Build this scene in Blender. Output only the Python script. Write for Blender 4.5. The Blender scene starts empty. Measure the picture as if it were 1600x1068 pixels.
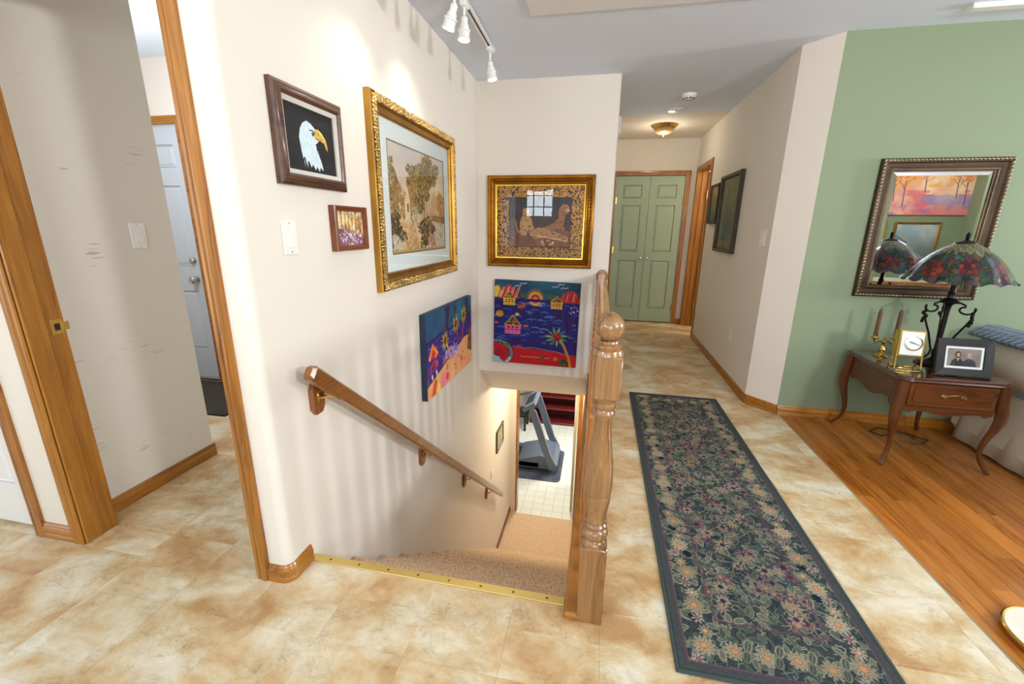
import bpy, bmesh, math, random
import numpy as np
from mathutils import Matrix, Vector
random.seed(7)
PI = math.pi
C = bpy.context.scene.collection

# ------------------------------------------------------------------ camera
cam_data = bpy.data.cameras.new('camera')
cam_data.sensor_width = 36.0
cam_data.lens = 36.0 * 664.0 / 1600.0
cam_data.clip_start = 0.05
cam = bpy.data.objects.new('camera', cam_data)
C.objects.link(cam)
def cam_rotation():
    f = 664.0
    dn = np.array([-30.0, 2456.0, f]); dn /= np.linalg.norm(dn)
    Y = np.array([140.0, -178.0, f]); Y -= Y.dot(dn) * dn; Y /= np.linalg.norm(Y)
    Z = -dn; X = np.cross(Y, Z)
    R = np.array([X, Y, Z])
    return Matrix(((R[0, 0], -R[0, 1], -R[0, 2]), (R[1, 0], -R[1, 1], -R[1, 2]), (R[2, 0], -R[2, 1], -R[2, 2])))
CAMH = 1.305
cam.matrix_world = Matrix.Translation((0, 0, CAMH)) @ cam_rotation().to_4x4()
bpy.context.scene.camera = cam

# ------------------------------------------------------------------ world, view, lights
w = bpy.data.worlds.new('world'); bpy.context.scene.world = w; w.use_nodes = True
w.node_tree.nodes['Background'].inputs[0].default_value = (0.80, 0.90, 1.0, 1)
w.node_tree.nodes['Background'].inputs[1].default_value = 1.0
vs = bpy.context.scene.view_settings
vs.view_transform = 'Standard'; vs.look = 'None'; vs.gamma = 1.0; vs.use_curve_mapping = False
vs.exposure = 0.20

def area(name, loc, aim, sx, sy, power, col=(1, 1, 1), spread=180):
    l = bpy.data.lights.new(name, 'AREA'); l.shape = 'RECTANGLE'; l.size = sx; l.size_y = sy
    l.energy = power; l.color = col; l.spread = math.radians(spread)
    o = bpy.data.objects.new(name, l); C.objects.link(o); o.location = loc
    d = Vector(aim) - Vector(loc)
    o.rotation_euler = d.to_track_quat('-Z', 'Y').to_euler()
    return o
def point(name, loc, power, col=(1, 1, 1), r=0.06):
    l = bpy.data.lights.new(name, 'POINT'); l.energy = power; l.color = col; l.shadow_soft_size = r
    o = bpy.data.objects.new(name, l); C.objects.link(o); o.location = loc
    return o
def spot(name, loc, aim, power, ang=70, col=(1, .93, .84), blend=.6, r=.02):
    l = bpy.data.lights.new(name, 'SPOT'); l.energy = power; l.color = col; l.spot_size = math.radians(ang)
    l.spot_blend = blend; l.shadow_soft_size = r
    o = bpy.data.objects.new(name, l); C.objects.link(o); o.location = loc
    o.rotation_euler = (Vector(aim) - Vector(loc)).to_track_quat('-Z', 'Y').to_euler()
    return o
DAY = (0.90, 0.955, 1.0)
# daylight standing in the window openings, and added fill lights
area('daylight_kitchen_window', (-1.5, -3.12, 1.90), (-1.5, 0, 1.7), 0.74, 0.76, 30, (0.80, 0.92, 1.0))
area('daylight_patio_door', (-4.12, -1.3, 1.2), (0, -1.3, 1.1), 2.3, 2.0, 22, DAY)
area('daylight_wide_window', (0.6, -3.12, 1.45), (0.4, 0, 1.2), 2.0, 1.3, 54, DAY)
area('daylight_living_window', (5.42, 2.35, 1.62), (0, 2.3, 0.5), 0.42, 0.85, 72, (.93, .97, 1), 150)
area('living_up_fill', (2.6, -0.6, 1.75), (2.0, 0.2, 2.6), .35, .35, 84, (.94, .97, 1))  # unseen fill aimed up, added to brighten the ceiling; no floor lamp stands here
area('dining_up_fill', (-1.6, -0.9, 1.7), (-1.2, 0, 2.6), .35, .35, 18, (.92, .96, 1))  # second added fill, lifts the ceiling on the left side
point('living_wall_fill', (4.6, -0.3, 2.15), 22, (1, .96, .9), .12)  # added fill without a fixture, brightens the wall reflected in the mirror
area('daylight_basement_window', (1.86, 7.2, -1.2), (-1, 7.0, -2.4), 1.2, 0.8, 40, (0.9, 0.95, 1.0))

# ------------------------------------------------------------------ helpers
def s2l(c):
    return tuple((x / 12.92 if x <= 0.04045 else ((x + 0.055) / 1.055) ** 2.4) for x in c)
def rgb(r, g, b):
    return s2l((r / 255.0, g / 255.0, b / 255.0)) + (1.0,)

class MB:
    """collects verts and faces, links them as one mesh object"""
    def __init__(s): s.v = []; s.f = []
    def add(s, vs_, fs_):
        n = len(s.v); s.v += [tuple(p) for p in vs_]; s.f += [tuple(i + n for i in f) for f in fs_]; return s
    def box(s, x0, x1, y0, y1, z0, z1, M=None):
        p = [(x0, y0, z0), (x1, y0, z0), (x1, y1, z0), (x0, y1, z0), (x0, y0, z1), (x1, y0, z1), (x1, y1, z1), (x0, y1, z1)]
        if M is not None: p = [tuple(M @ Vector(q)) for q in p]
        return s.add(p, [(0, 3, 2, 1), (4, 5, 6, 7), (0, 1, 5, 4), (1, 2, 6, 5), (2, 3, 7, 6), (3, 0, 4, 7)])
    def bbox(s, x0, x1, y0, y1, z0, z1, b=0.004):
        """box with chamfered edges"""
        b = min(b, (x1 - x0) * .45, (y1 - y0) * .45, (z1 - z0) * .45)
        bm = bmesh.new()
        bmesh.ops.create_cube(bm, size=1.0)
        for q in bm.verts:
            q.co = Vector(((x0 + x1) / 2 + q.co.x * (x1 - x0), (y0 + y1) / 2 + q.co.y * (y1 - y0), (z0 + z1) / 2 + q.co.z * (z1 - z0)))
        bmesh.ops.bevel(bm, geom=list(bm.edges), offset=b, segments=1, affect='EDGES', profile=0.5)
        bm.verts.index_update()
        s.add([q.co[:] for q in bm.verts], [[q.index for q in f.verts] for f in bm.faces]); bm.free(); return s
    def prism(s, poly, a0, a1, axis='z', M=None):
        """extrude 2D polygon (ccw) along axis; poly coords are the remaining two axes in xyz order"""
        def mk(p, a):
            if axis == 'z': return (p[0], p[1], a)
            if axis == 'y': return (p[0], a, p[1])
            return (a, p[0], p[1])
        n = len(poly); vv = [mk(p, a0) for p in poly] + [mk(p, a1) for p in poly]
        if M is not None: vv = [tuple(M @ Vector(q)) for q in vv]
        ff = [tuple(range(n - 1, -1, -1)), tuple(range(n, 2 * n))] + [(i, (i + 1) % n, n + (i + 1) % n, n + i) for i in range(n)]
        return s.add(vv, ff)
    def lathe(s, prof, c=(0, 0, 0), n=24, cap=True, M=None, square=False):
        vv = []; ff = []; m = len(prof)
        for (r, z) in prof:
            for k in range(n):
                a = 2 * PI * k / n
                p = Vector((c[0] + r * math.cos(a), c[1] + r * math.sin(a), c[2] + z))
                if M is not None: p = M @ p
                vv.append(tuple(p))
        for i in range(m - 1):
            for k in range(n):
                k2 = (k + 1) % n; ff.append((i * n + k, i * n + k2, (i + 1) * n + k2, (i + 1) * n + k))
        if cap:
            ff.append(tuple(range(n - 1, -1, -1))); ff.append(tuple(range((m - 1) * n, m * n)))
        return s.add(vv, ff)
    def tube(s, pts, r, n=8, cap=True, flat=None):
        pts = [Vector(p) for p in pts]; m = len(pts)
        rs = r if isinstance(r, (list, tuple)) else [r] * m
        T = []
        for i in range(m):
            t = pts[min(i + 1, m - 1)] - pts[max(i - 1, 0)]
            T.append(t.normalized() if t.length > 1e-9 else Vector((0, 0, 1)))
        up = Vector((0, 0, 1)) if abs(T[0].z) < .9 else Vector((1, 0, 0))
        N = (up - T[0] * up.dot(T[0])).normalized(); vv = []
        for i in range(m):
            N = (N - T[i] * N.dot(T[i]))
            N = N.normalized() if N.length > 1e-6 else T[i].orthogonal().normalized()
            B = T[i].cross(N)
            for k in range(n):
                a = 2 * PI * k / n + PI / n
                vv.append(tuple(pts[i] + N * math.cos(a) * rs[i] * (flat[0] if flat else 1) + B * math.sin(a) * rs[i] * (flat[1] if flat else 1)))
        ff = [(i * n + k, i * n + (k + 1) % n, (i + 1) * n + (k + 1) % n, (i + 1) * n + k) for i in range(m - 1) for k in range(n)]
        if cap: ff += [tuple(range(n - 1, -1, -1)), tuple(range((m - 1) * n, m * n))]
        return s.add(vv, ff)
    def ball(s, c, r, n=10, m=6, sc=(1, 1, 1), rot=None):
        vv = [Vector((0, 0, -1))]; ff = []
        for i in range(1, m):
            a = -PI / 2 + PI * i / m
            for k in range(n):
                b = 2 * PI * k / n; vv.append(Vector((math.cos(a) * math.cos(b), math.cos(a) * math.sin(b), math.sin(a))))
        vv.append(Vector((0, 0, 1))); L = len(vv) - 1
        for k in range(n): ff.append((0, 1 + (k + 1) % n, 1 + k))
        for i in range(m - 2):
            for k in range(n):
                a0 = 1 + i * n; a1 = a0 + n; ff.append((a0 + k, a0 + (k + 1) % n, a1 + (k + 1) % n, a1 + k))
        a0 = 1 + (m - 2) * n
        for k in range(n): ff.append((a0 + k, a0 + (k + 1) % n, L))
        out = []
        for p in vv:
            q = Vector((p.x * sc[0] * r, p.y * sc[1] * r, p.z * sc[2] * r))
            if rot is not None: q = rot @ q
            out.append(tuple(q + Vector(c)))
        return s.add(out, ff)
    def sweep(s, path, prof, mp, closed=False):
        """mitred sweep: path 2D points, prof (offset to the left of travel, third coord), mp maps (a,b,c) to xyz"""
        n = len(path); k = len(prof); P = [Vector(p) for p in path]; vv = []
        for i in range(n):
            if closed: d0 = (P[i] - P[i - 1]).normalized(); d1 = (P[(i + 1) % n] - P[i]).normalized()
            else:
                d0 = (P[i] - P[i - 1]).normalized() if i > 0 else (P[1] - P[0]).normalized()
                d1 = (P[i + 1] - P[i]).normalized() if i < n - 1 else d0
            n0 = Vector((-d0.y, d0.x)); n1 = Vector((-d1.y, d1.x)); m = (n0 + n1)
            m = m / max(m.dot(n0), 1e-4) if m.length > 1e-5 else n0
            for (o, c) in prof:
                q = P[i] + m * o; vv.append(tuple(mp(q.x, q.y, c)))
        ff = []
        for i in range(n if closed else n - 1):
            j = (i + 1) % n
            for q in range(k): ff.append((i * k + q, j * k + q, j * k + (q + 1) % k, i * k + (q + 1) % k))
        if not closed: ff += [tuple(range(k - 1, -1, -1)), tuple(range((n - 1) * k, n * k))]
        return s.add(vv, ff)
    def build(s, name, mat, parent=None, smooth=False, loc=None, fix=True):
        me = bpy.data.meshes.new(name); me.from_pydata(s.v, [], s.f); me.update()
        if fix:
            bm = bmesh.new(); bm.from_mesh(me); bmesh.ops.recalc_face_normals(bm, faces=bm.faces)
            bm.to_mesh(me); bm.free()
        if mat: me.materials.append(mat)
        if smooth:
            me.polygons.foreach_set('use_smooth', [True] * len(me.polygons))
            try: me.set_sharp_from_angle(angle=math.radians(40))
            except Exception: pass
        o = bpy.data.objects.new(name, me); C.objects.link(o)
        if parent: o.parent = parent
        if loc: o.location = loc
        return o

def tag(o, label=None, cat=None, group=None, kind=None):
    if label: o['label'] = label
    if cat: o['category'] = cat
    if group: o['group'] = group
    if kind: o['kind'] = kind
    return o
def thing(name, label, cat, loc=(0, 0, 0), rz=0, group=None):
    o = bpy.data.objects.new(name, None); C.objects.link(o); o.location = loc; o.rotation_euler = (0, 0, rz)
    o.empty_display_size = .05
    return tag(o, label, cat, group)
def struct(o): o['kind'] = 'structure'; return o
def arc(cx, cy, r, a0, a1, n=6):
    return [(cx + r * math.cos(math.radians(a0 + (a1 - a0) * i / n)), cy + r * math.sin(math.radians(a0 + (a1 - a0) * i / n))) for i in range(n + 1)]

# ------------------------------------------------------------------ materials
def newmat(name):
    m = bpy.data.materials.new(name); m.use_nodes = True; nt = m.node_tree
    return m, nt, nt.nodes['Principled BSDF']
def N(nt, t, **kw):
    n = nt.nodes.new(t)
    for k, v in kw.items():
        if k.startswith('i_'):
            n.inputs[k[2:].replace('_', ' ')].default_value = v
        else: setattr(n, k, v)
    return n
def ramp(nt, stops, src):
    r = nt.nodes.new('ShaderNodeValToRGB'); e = r.color_ramp.elements
    e[0].position = stops[0][0]; e[0].color = stops[0][1]; e[1].position = stops[-1][0]; e[1].color = stops[-1][1]
    for p, c in stops[1:-1]: q = e.new(p); q.color = c
    nt.links.new(src, r.inputs[0]); return r
def bump(nt, src, b, strength=.2, dist=.002):
    n = nt.nodes.new('ShaderNodeBump'); n.inputs['Strength'].default_value = strength; n.inputs['Distance'].default_value = dist
    nt.links.new(src, n.inputs['Height']); nt.links.new(n.outputs[0], b.inputs['Normal'])
def plain(name, col, rough=.5, metal=0., coat=0., bscale=0, bstr=.15, bdist=.001, var=0.0, spec=.5):
    m, nt, b = newmat(name)
    b.inputs['Base Color'].default_value = col; b.inputs['Roughness'].default_value = rough
    b.inputs['Metallic'].default_value = metal; b.inputs['Coat Weight'].default_value = coat
    b.inputs['Specular IOR Level'].default_value = spec
    tc = N(nt, 'ShaderNodeTexCoord')
    if bscale:
        nz = N(nt, 'ShaderNodeTexNoise', i_Scale=bscale, i_Detail=3.0); nt.links.new(tc.outputs['Object'], nz.inputs['Vector'])
        bump(nt, nz.outputs[0], b, bstr, bdist)
    if var:
        nz = N(nt, 'ShaderNodeTexNoise', i_Scale=6.0, i_Detail=4.0); nt.links.new(tc.outputs['Object'], nz.inputs['Vector'])
        c0 = tuple(max(0, x * (1 - var)) for x in col[:3]) + (1,); c1 = tuple(min(1, x * (1 + var)) for x in col[:3]) + (1,)
        r = ramp(nt, [(.3, c0), (.7, c1)], nz.outputs[0]); nt.links.new(r.outputs[0], b.inputs['Base Color'])
    return m
def wood(name, dark, mid, light, axis='z', rough=.3, coat=.35, scale=1.0, rnd=False, contrast=1.0):
    m, nt, b = newmat(name)
    tc = N(nt, 'ShaderNodeTexCoord'); mp = N(nt, 'ShaderNodeMapping')
    sc = [11.0 * scale] * 3; sc['xyz'.index(axis)] = .75 * scale; mp.inputs['Scale'].default_value = sc
    vec = tc.outputs['Object']
    if rnd:
        oi = N(nt, 'ShaderNodeObjectInfo'); mul = N(nt, 'ShaderNodeVectorMath', operation='SCALE'); cx = N(nt, 'ShaderNodeCombineXYZ')
        for i in range(3): nt.links.new(oi.outputs['Random'], cx.inputs[i])
        nt.links.new(cx.outputs[0], mul.inputs[0]); mul.inputs['Scale'].default_value = 37.0
        ad = N(nt, 'ShaderNodeVectorMath', operation='ADD'); nt.links.new(vec, ad.inputs[0]); nt.links.new(mul.outputs[0], ad.inputs[1]); vec = ad.outputs[0]
    nt.links.new(vec, mp.inputs['Vector'])
    nz = N(nt, 'ShaderNodeTexNoise', i_Scale=1.3, i_Detail=3.0, i_Distortion=1.4); nt.links.new(mp.outputs[0], nz.inputs['Vector'])
    # contour the noise into growth rings
    mu = N(nt, 'ShaderNodeMath', operation='MULTIPLY'); mu.inputs[1].default_value = 5.0; nt.links.new(nz.outputs[0], mu.inputs[0])
    fr = N(nt, 'ShaderNodeMath', operation='PINGPONG'); fr.inputs[1].default_value = 1.0; nt.links.new(mu.outputs[0], fr.inputs[0])
    r = ramp(nt, [(0.0, mix(dark, mid, .1)), (0.16, mid), (1.0, mix(mid, light, .7))], fr.outputs[0])
    mp2 = N(nt, 'ShaderNodeMapping'); s2 = [260.0 * scale] * 3; s2['xyz'.index(axis)] = 7.0 * scale; mp2.inputs['Scale'].default_value = s2
    nt.links.new(vec, mp2.inputs['Vector'])
    n2 = N(nt, 'ShaderNodeTexNoise', i_Scale=1.0, i_Detail=2.0); nt.links.new(mp2.outputs[0], n2.inputs['Vector'])
    r2 = ramp(nt, [(.35, (.72, .72, .72, 1)), (.6, (1.05, 1.05, 1.05, 1))], n2.outputs[0])
    mx = N(nt, 'ShaderNodeMixRGB', blend_type='MULTIPLY'); mx.inputs[0].default_value = .7 * contrast
    nt.links.new(r.outputs[0], mx.inputs[1]); nt.links.new(r2.outputs[0], mx.inputs[2])
    out = mx.outputs[0]
    if rnd:
        mr = N(nt, 'ShaderNodeMapRange'); mr.inputs[3].default_value = .74; mr.inputs[4].default_value = 1.16
        nt.links.new(oi.outputs['Random'], mr.inputs[0])
        hs = N(nt, 'ShaderNodeHueSaturation'); nt.links.new(mr.outputs[0], hs.inputs['Value']); nt.links.new(out, hs.inputs['Color']); out = hs.outputs[0]
    nt.links.new(out, b.inputs['Base Color'])
    b.inputs['Roughness'].default_value = rough; b.inputs['Coat Weight'].default_value = coat; b.inputs['Coat Roughness'].default_value = .12
    bump(nt, n2.outputs[0], b, .08, .001)
    return m
def mix(a, b, t): return tuple(a[i] * (1 - t) + b[i] * t for i in range(4))

M_wall = plain('cream_wall_paint', rgb(228, 220, 208), .75, bscale=260, bstr=.10, bdist=.0006)
M_scuff = plain('scuffed_cream_paint', rgb(228, 220, 208), .75, bscale=260, bstr=.10, bdist=.0006)
def scuff():
    nt = M_scuff.node_tree; b = nt.nodes['Principled BSDF']; tc = N(nt, 'ShaderNodeTexCoord'); mp = N(nt, 'ShaderNodeMapping'); mp.inputs['Scale'].default_value = (1, 8, 110)
    mp.inputs['Rotation'].default_value = (math.radians(-8), 0, 0)
    nt.links.new(tc.outputs['Object'], mp.inputs['Vector']); nz = N(nt, 'ShaderNodeTexNoise', i_Scale=1.0, i_Detail=3.0); nt.links.new(mp.outputs[0], nz.inputs['Vector'])
    n2 = N(nt, 'ShaderNodeTexNoise', i_Scale=5.0, i_Detail=2.0); nt.links.new(tc.outputs['Object'], n2.inputs['Vector'])
    mu = N(nt, 'ShaderNodeMath', operation='MULTIPLY'); nt.links.new(nz.outputs[0], mu.inputs[0]); nt.links.new(n2.outputs[0], mu.inputs[1])
    r = ramp(nt, [(.40, rgb(228, 220, 208)), (.47, rgb(186, 178, 168))], mu.outputs[0]); nt.links.new(r.outputs[0], b.inputs['Base Color'])
scuff()
M_green = plain('sage_wall_paint', rgb(130, 144, 114), .7, bscale=260, bstr=.10, bdist=.0006)
M_ceil = plain('stippled_ceiling', rgb(220, 229, 244), .9, bscale=170, bstr=.5, bdist=.002)
M_ceil2 = plain('flat_ceiling_paint', rgb(226, 225, 223), .85)
OAKD, OAKM, OAKL = rgb(124, 72, 14), rgb(158, 98, 24), rgb(182, 122, 42)
M_oak = wood('honey_oak', OAKD, OAKM, OAKL, 'z')
M_oakx = wood('honey_oak_across', OAKD, OAKM, OAKL, 'x')
M_oaky = wood('honey_oak_deep', OAKD, OAKM, OAKL, 'y')
M_newel = wood('newel_oak', rgb(104, 68, 34), rgb(138, 96, 54), rgb(160, 118, 74), 'z', rough=.25, coat=.6)
M_rail = wood('rail_oak', rgb(140, 78, 28), rgb(172, 100, 44), rgb(190, 120, 60), 'y', rough=.3, coat=.5)
M_block = wood('rail_block_oak', rgb(100, 54, 24), rgb(130, 74, 36), rgb(146, 88, 48), 'z', rough=.35)
M_floor_wood = wood('oak_strip_floor', rgb(134, 74, 20), rgb(174, 103, 35), rgb(194, 123, 52), 'y', rough=.24, coat=.4, rnd=True)
M_cherry = wood('cherry_table_wood', rgb(50, 23, 7), rgb(84, 43, 16), rgb(108, 60, 27), 'x', rough=.3, coat=.35)
M_cherryz = wood('cherry_leg_wood', rgb(50, 23, 7), rgb(84, 43, 16), rgb(108, 60, 27), 'z', rough=.3, coat=.35)
M_brass = plain('brass', rgb(214, 176, 92), .22, 1.0)
M_gold = plain('antique_gold_leaf', rgb(172, 128, 58), .38, .95, bscale=90, bstr=.3, bdist=.001, var=.25)
M_goldd = plain('dark_gold_leaf', rgb(150, 100, 34), .38, 1.0, bscale=90, bstr=.3, bdist=.001, var=.3)
M_nosing = plain('satin_brass_strip', rgb(222, 194, 116), .36, .75)
M_steel = plain('brushed_nickel', rgb(190, 188, 182), .25, 1.0)
M_white = plain('white_enamel', rgb(238, 238, 236), .35)
M_plate = plain('white_switch_plastic', rgb(240, 236, 230), .4)
M_wdoor = plain('white_door_paint', rgb(236, 235, 234), .35)
M_gdoor = plain('sage_door_paint', rgb(156, 174, 150), .45)
M_edoor = plain('grey_steel_door_paint', rgb(196, 203, 212), .42)
M_black = plain('black_satin', rgb(22, 22, 24), .4)
M_iron = plain('black_wrought_iron', rgb(30, 24, 24), .38, .6, bscale=60, bstr=.4)
M_brownframe = wood('walnut_frame', rgb(58, 34, 22), rgb(84, 52, 36), rgb(104, 68, 48), 'x', rough=.35, coat=.3)
M_redframe = wood('mahogany_frame', rgb(88, 36, 12), rgb(116, 54, 20), rgb(132, 66, 28), 'x', rough=.35, coat=.3)
M_darkframe = plain('dark_bronze_frame', rgb(64, 52, 42), .4, .2)
M_mat = plain('white_mat_board', rgb(232, 236, 232), .8)
M_linen = plain('grey_linen_liner', rgb(206, 200, 190), .85, bscale=400, bstr=.3)
M_mirror = plain('mirror_silver', (.92, .94, .93, 1), .01, 1.0)
M_silver = plain('antique_silver_frame', rgb(128, 112, 88), .36, .95, bscale=70, bstr=.3, var=.35)
M_bronze = plain('bronze_frame', rgb(74, 58, 42), .42, .6, var=.25)
M_slip = plain('linen_slipcover', rgb(204, 194, 174), .9, bscale=300, bstr=.3, bdist=.001)
M_knit = plain('blue_grey_knit', rgb(116, 128, 138), .95, bscale=160, bstr=.5)
M_matdark = plain('dark_doormat', rgb(62, 56, 50), .95, bscale=400, bstr=.8, bdist=.003)
M_seam = plain('floor_seam', rgb(150, 130, 96), .8)

def carpet_mat():
    m, nt, b = newmat('beige_carpet'); tc = N(nt, 'ShaderNodeTexCoord')
    nz = N(nt, 'ShaderNodeTexNoise', i_Scale=140.0, i_Detail=4.0); nt.links.new(tc.outputs['Object'], nz.inputs['Vector'])
    r = ramp(nt, [(.32, rgb(168, 134, 102)), (.5, rgb(216, 184, 150)), (.68, rgb(236, 210, 180))], nz.outputs[0])
    nt.links.new(r.outputs[0], b.inputs['Base Color']); b.inputs['Roughness'].default_value = 1.0
    b.inputs['Specular IOR Level'].default_value = .1
    bump(nt, nz.outputs[0], b, .9, .006); return m
M_carpet = carpet_mat()

def vinyl_mat():
    m, nt, b = newmat('travertine_vinyl'); tc = N(nt, 'ShaderNodeTexCoord'); oi = N(nt, 'ShaderNodeObjectInfo'); gp = N(nt, 'ShaderNodeNewGeometry')
    cx = N(nt, 'ShaderNodeCombineXYZ'); 
    mu = N(nt, 'ShaderNodeMath', operation='MULTIPLY'); mu.inputs[1].default_value = 0.11; nt.links.new(oi.outputs['Random'], mu.inputs[0])
    for i in range(3): nt.links.new(mu.outputs[0], cx.inputs[i])
    ad = N(nt, 'ShaderNodeVectorMath', operation='ADD'); nt.links.new(gp.outputs['Position'], ad.inputs[0]); nt.links.new(cx.outputs[0], ad.inputs[1])
    ge = N(nt, 'ShaderNodeMapping'); ge.inputs['Rotation'].default_value = (0, 0, math.radians(-52)); ge.inputs['Scale'].default_value = (1, 1.45, 1)
    nt.links.new(ad.outputs[0], ge.inputs['Vector'])
    n1 = N(nt, 'ShaderNodeTexNoise', i_Scale=3.4, i_Detail=9.0, i_Roughness=.62, i_Distortion=.35); nt.links.new(ge.outputs[0], n1.inputs['Vector'])
    r1 = ramp(nt, [(.36, rgb(188, 148, 100)), (.44, rgb(204, 172, 126)), (.50, rgb(212, 190, 150)), (.57, rgb(222, 208, 178)), (.66, rgb(230, 222, 202))], n1.outputs[0])
    n2 = N(nt, 'ShaderNodeTexNoise', i_Scale=8.0, i_Detail=12.0, i_Roughness=.86, i_Distortion=.5); nt.links.new(ge.outputs[0], n2.inputs['Vector'])
    r2 = ramp(nt, [(.33, (.52, .49, .45, 1)), (.42, (.88, .865, .84, 1)), (.50, (1.0, .995, .98, 1)), (.66, (1.06, 1.06, 1.06, 1))], n2.outputs[0])
    mx = N(nt, 'ShaderNodeMixRGB', blend_type='MULTIPLY'); mx.inputs[0].default_value = 1.0
    nt.links.new(r1.outputs[0], mx.inputs[1]); nt.links.new(r2.outputs[0], mx.inputs[2])
    # fine dark hairline cracks
    n3 = N(nt, 'ShaderNodeTexNoise', i_Scale=14.0, i_Detail=5.0, i_Distortion=2.0); nt.links.new(ad.outputs[0], n3.inputs['Vector'])
    ab = N(nt, 'ShaderNodeMath', operation='SUBTRACT'); ab.inputs[1].default_value = .5; nt.links.new(n3.outputs[0], ab.inputs[0])
    ab2 = N(nt, 'ShaderNodeMath', operation='ABSOLUTE'); nt.links.new(ab.outputs[0], ab2.inputs[0])
    n4 = N(nt, 'ShaderNodeTexNoise', i_Scale=5.0, i_Detail=2.0); nt.links.new(ad.outputs[0], n4.inputs['Vector'])
    r4 = ramp(nt, [(.50, (0, 0, 0, 1)), (.62, (1, 1, 1, 1))], n4.outputs[0])
    r3 = ramp(nt, [(0.0, (.55, .48, .38, 1)), (.010, (1, 1, 1, 1))], ab2.outputs[0])
    mx2 = N(nt, 'ShaderNodeMixRGB', blend_type='MULTIPLY'); nt.links.new(r4.outputs[0], mx2.inputs[0])
    nt.links.new(mx.outputs[0], mx2.inputs[1]); nt.links.new(r3.outputs[0], mx2.inputs[2])
    nt.links.new(mx2.outputs[0], b.inputs['Base Color'])
    b.inputs['Roughness'].default_value = .33
    n5 = N(nt, 'ShaderNodeTexNoise', i_Scale=60.0, i_Detail=3.0); nt.links.new(tc.outputs['Object'], n5.inputs['Vector'])
    bump(nt, n5.outputs[0], b, .22, .002)
    return m
M_vinyl = vinyl_mat()

def lino_mat():
    m, nt, b = newmat('pale_lino_squares'); tc = N(nt, 'ShaderNodeTexCoord')
    br = N(nt, 'ShaderNodeTexBrick'); br.offset = 0.0; br.squash = 1.0
    br.inputs['Scale'].default_value = 1.0; br.inputs['Brick Width'].default_value = .15; br.inputs['Row Height'].default_value = .15
    br.inputs['Mortar Size'].default_value = .004; br.inputs['Color1'].default_value = rgb(226, 226, 214); br.inputs['Color2'].default_value = rgb(220, 221, 208)
    br.inputs['Mortar'].default_value = rgb(190, 192, 180)
    nt.links.new(tc.outputs['Object'], br.inputs['Vector']); nt.links.new(br.outputs[0], b.inputs['Base Color'])
    b.inputs['Roughness'].default_value = .3; return m
M_lino = lino_mat()

def glass_mat(name='picture_glass', tint=(1, 1, 1, 1), rough=0.0):
    m = bpy.data.materials.new(name); m.use_nodes = True; nt = m.node_tree; nt.nodes.clear()
    o = nt.nodes.new('ShaderNodeOutputMaterial'); t = nt.nodes.new('ShaderNodeBsdfTransparent'); g = nt.nodes.new('ShaderNodeBsdfGlossy')
    t.inputs[0].default_value = tint; g.inputs['Roughness'].default_value = rough
    f = nt.nodes.new('ShaderNodeFresnel'); f.inputs[0].default_value = 1.5; mx = nt.nodes.new('ShaderNodeMixShader')
    nt.links.new(f.outputs[0], mx.inputs[0]); nt.links.new(t.outputs[0], mx.inputs[1]); nt.links.new(g.outputs[0], mx.inputs[2]); nt.links.new(mx.outputs[0], o.inputs[0])
    return m
M_glass = glass_mat()
def emit(name, col, s):
    m, nt, b = newmat(name); b.inputs['Base Color'].default_value = col; b.inputs['Emission Color'].default_value = col; b.inputs['Emission Strength'].default_value = s; return m
M_bulb = emit('lit_halogen_lens', (1, .98, .94, 1), 14.0)
def attr_mat(name, rough=.5, bscale=0, bstr=.2, bdist=.001, coat=0, metal=0, spec=.5):
    m, nt, b = newmat(name); a = nt.nodes.new('ShaderNodeAttribute'); a.attribute_name = 'paint'
    nt.links.new(a.outputs['Color'], b.inputs['Base Color']); b.inputs['Roughness'].default_value = rough
    b.inputs['Coat Weight'].default_value = coat; b.inputs['Metallic'].default_value = metal; b.inputs['Specular IOR Level'].default_value = spec
    if bscale:
        tc = N(nt, 'ShaderNodeTexCoord'); nz = N(nt, 'ShaderNodeTexNoise', i_Scale=bscale, i_Detail=2.0)
        nt.links.new(tc.outputs['Object'], nz.inputs['Vector']); bump(nt, nz.outputs[0], b, bstr, bdist)
    return m
M_print = attr_mat('printed_picture', .6)
M_canvas = attr_mat('painted_canvas', .6, 300, .2, spec=.25)
M_rug = attr_mat('woven_wool_rug', 1.0, 380, .9, .004, spec=.05)
M_shade = attr_mat('leaded_stained_glass', .2, 40, .3, .002, coat=.1)

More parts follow.
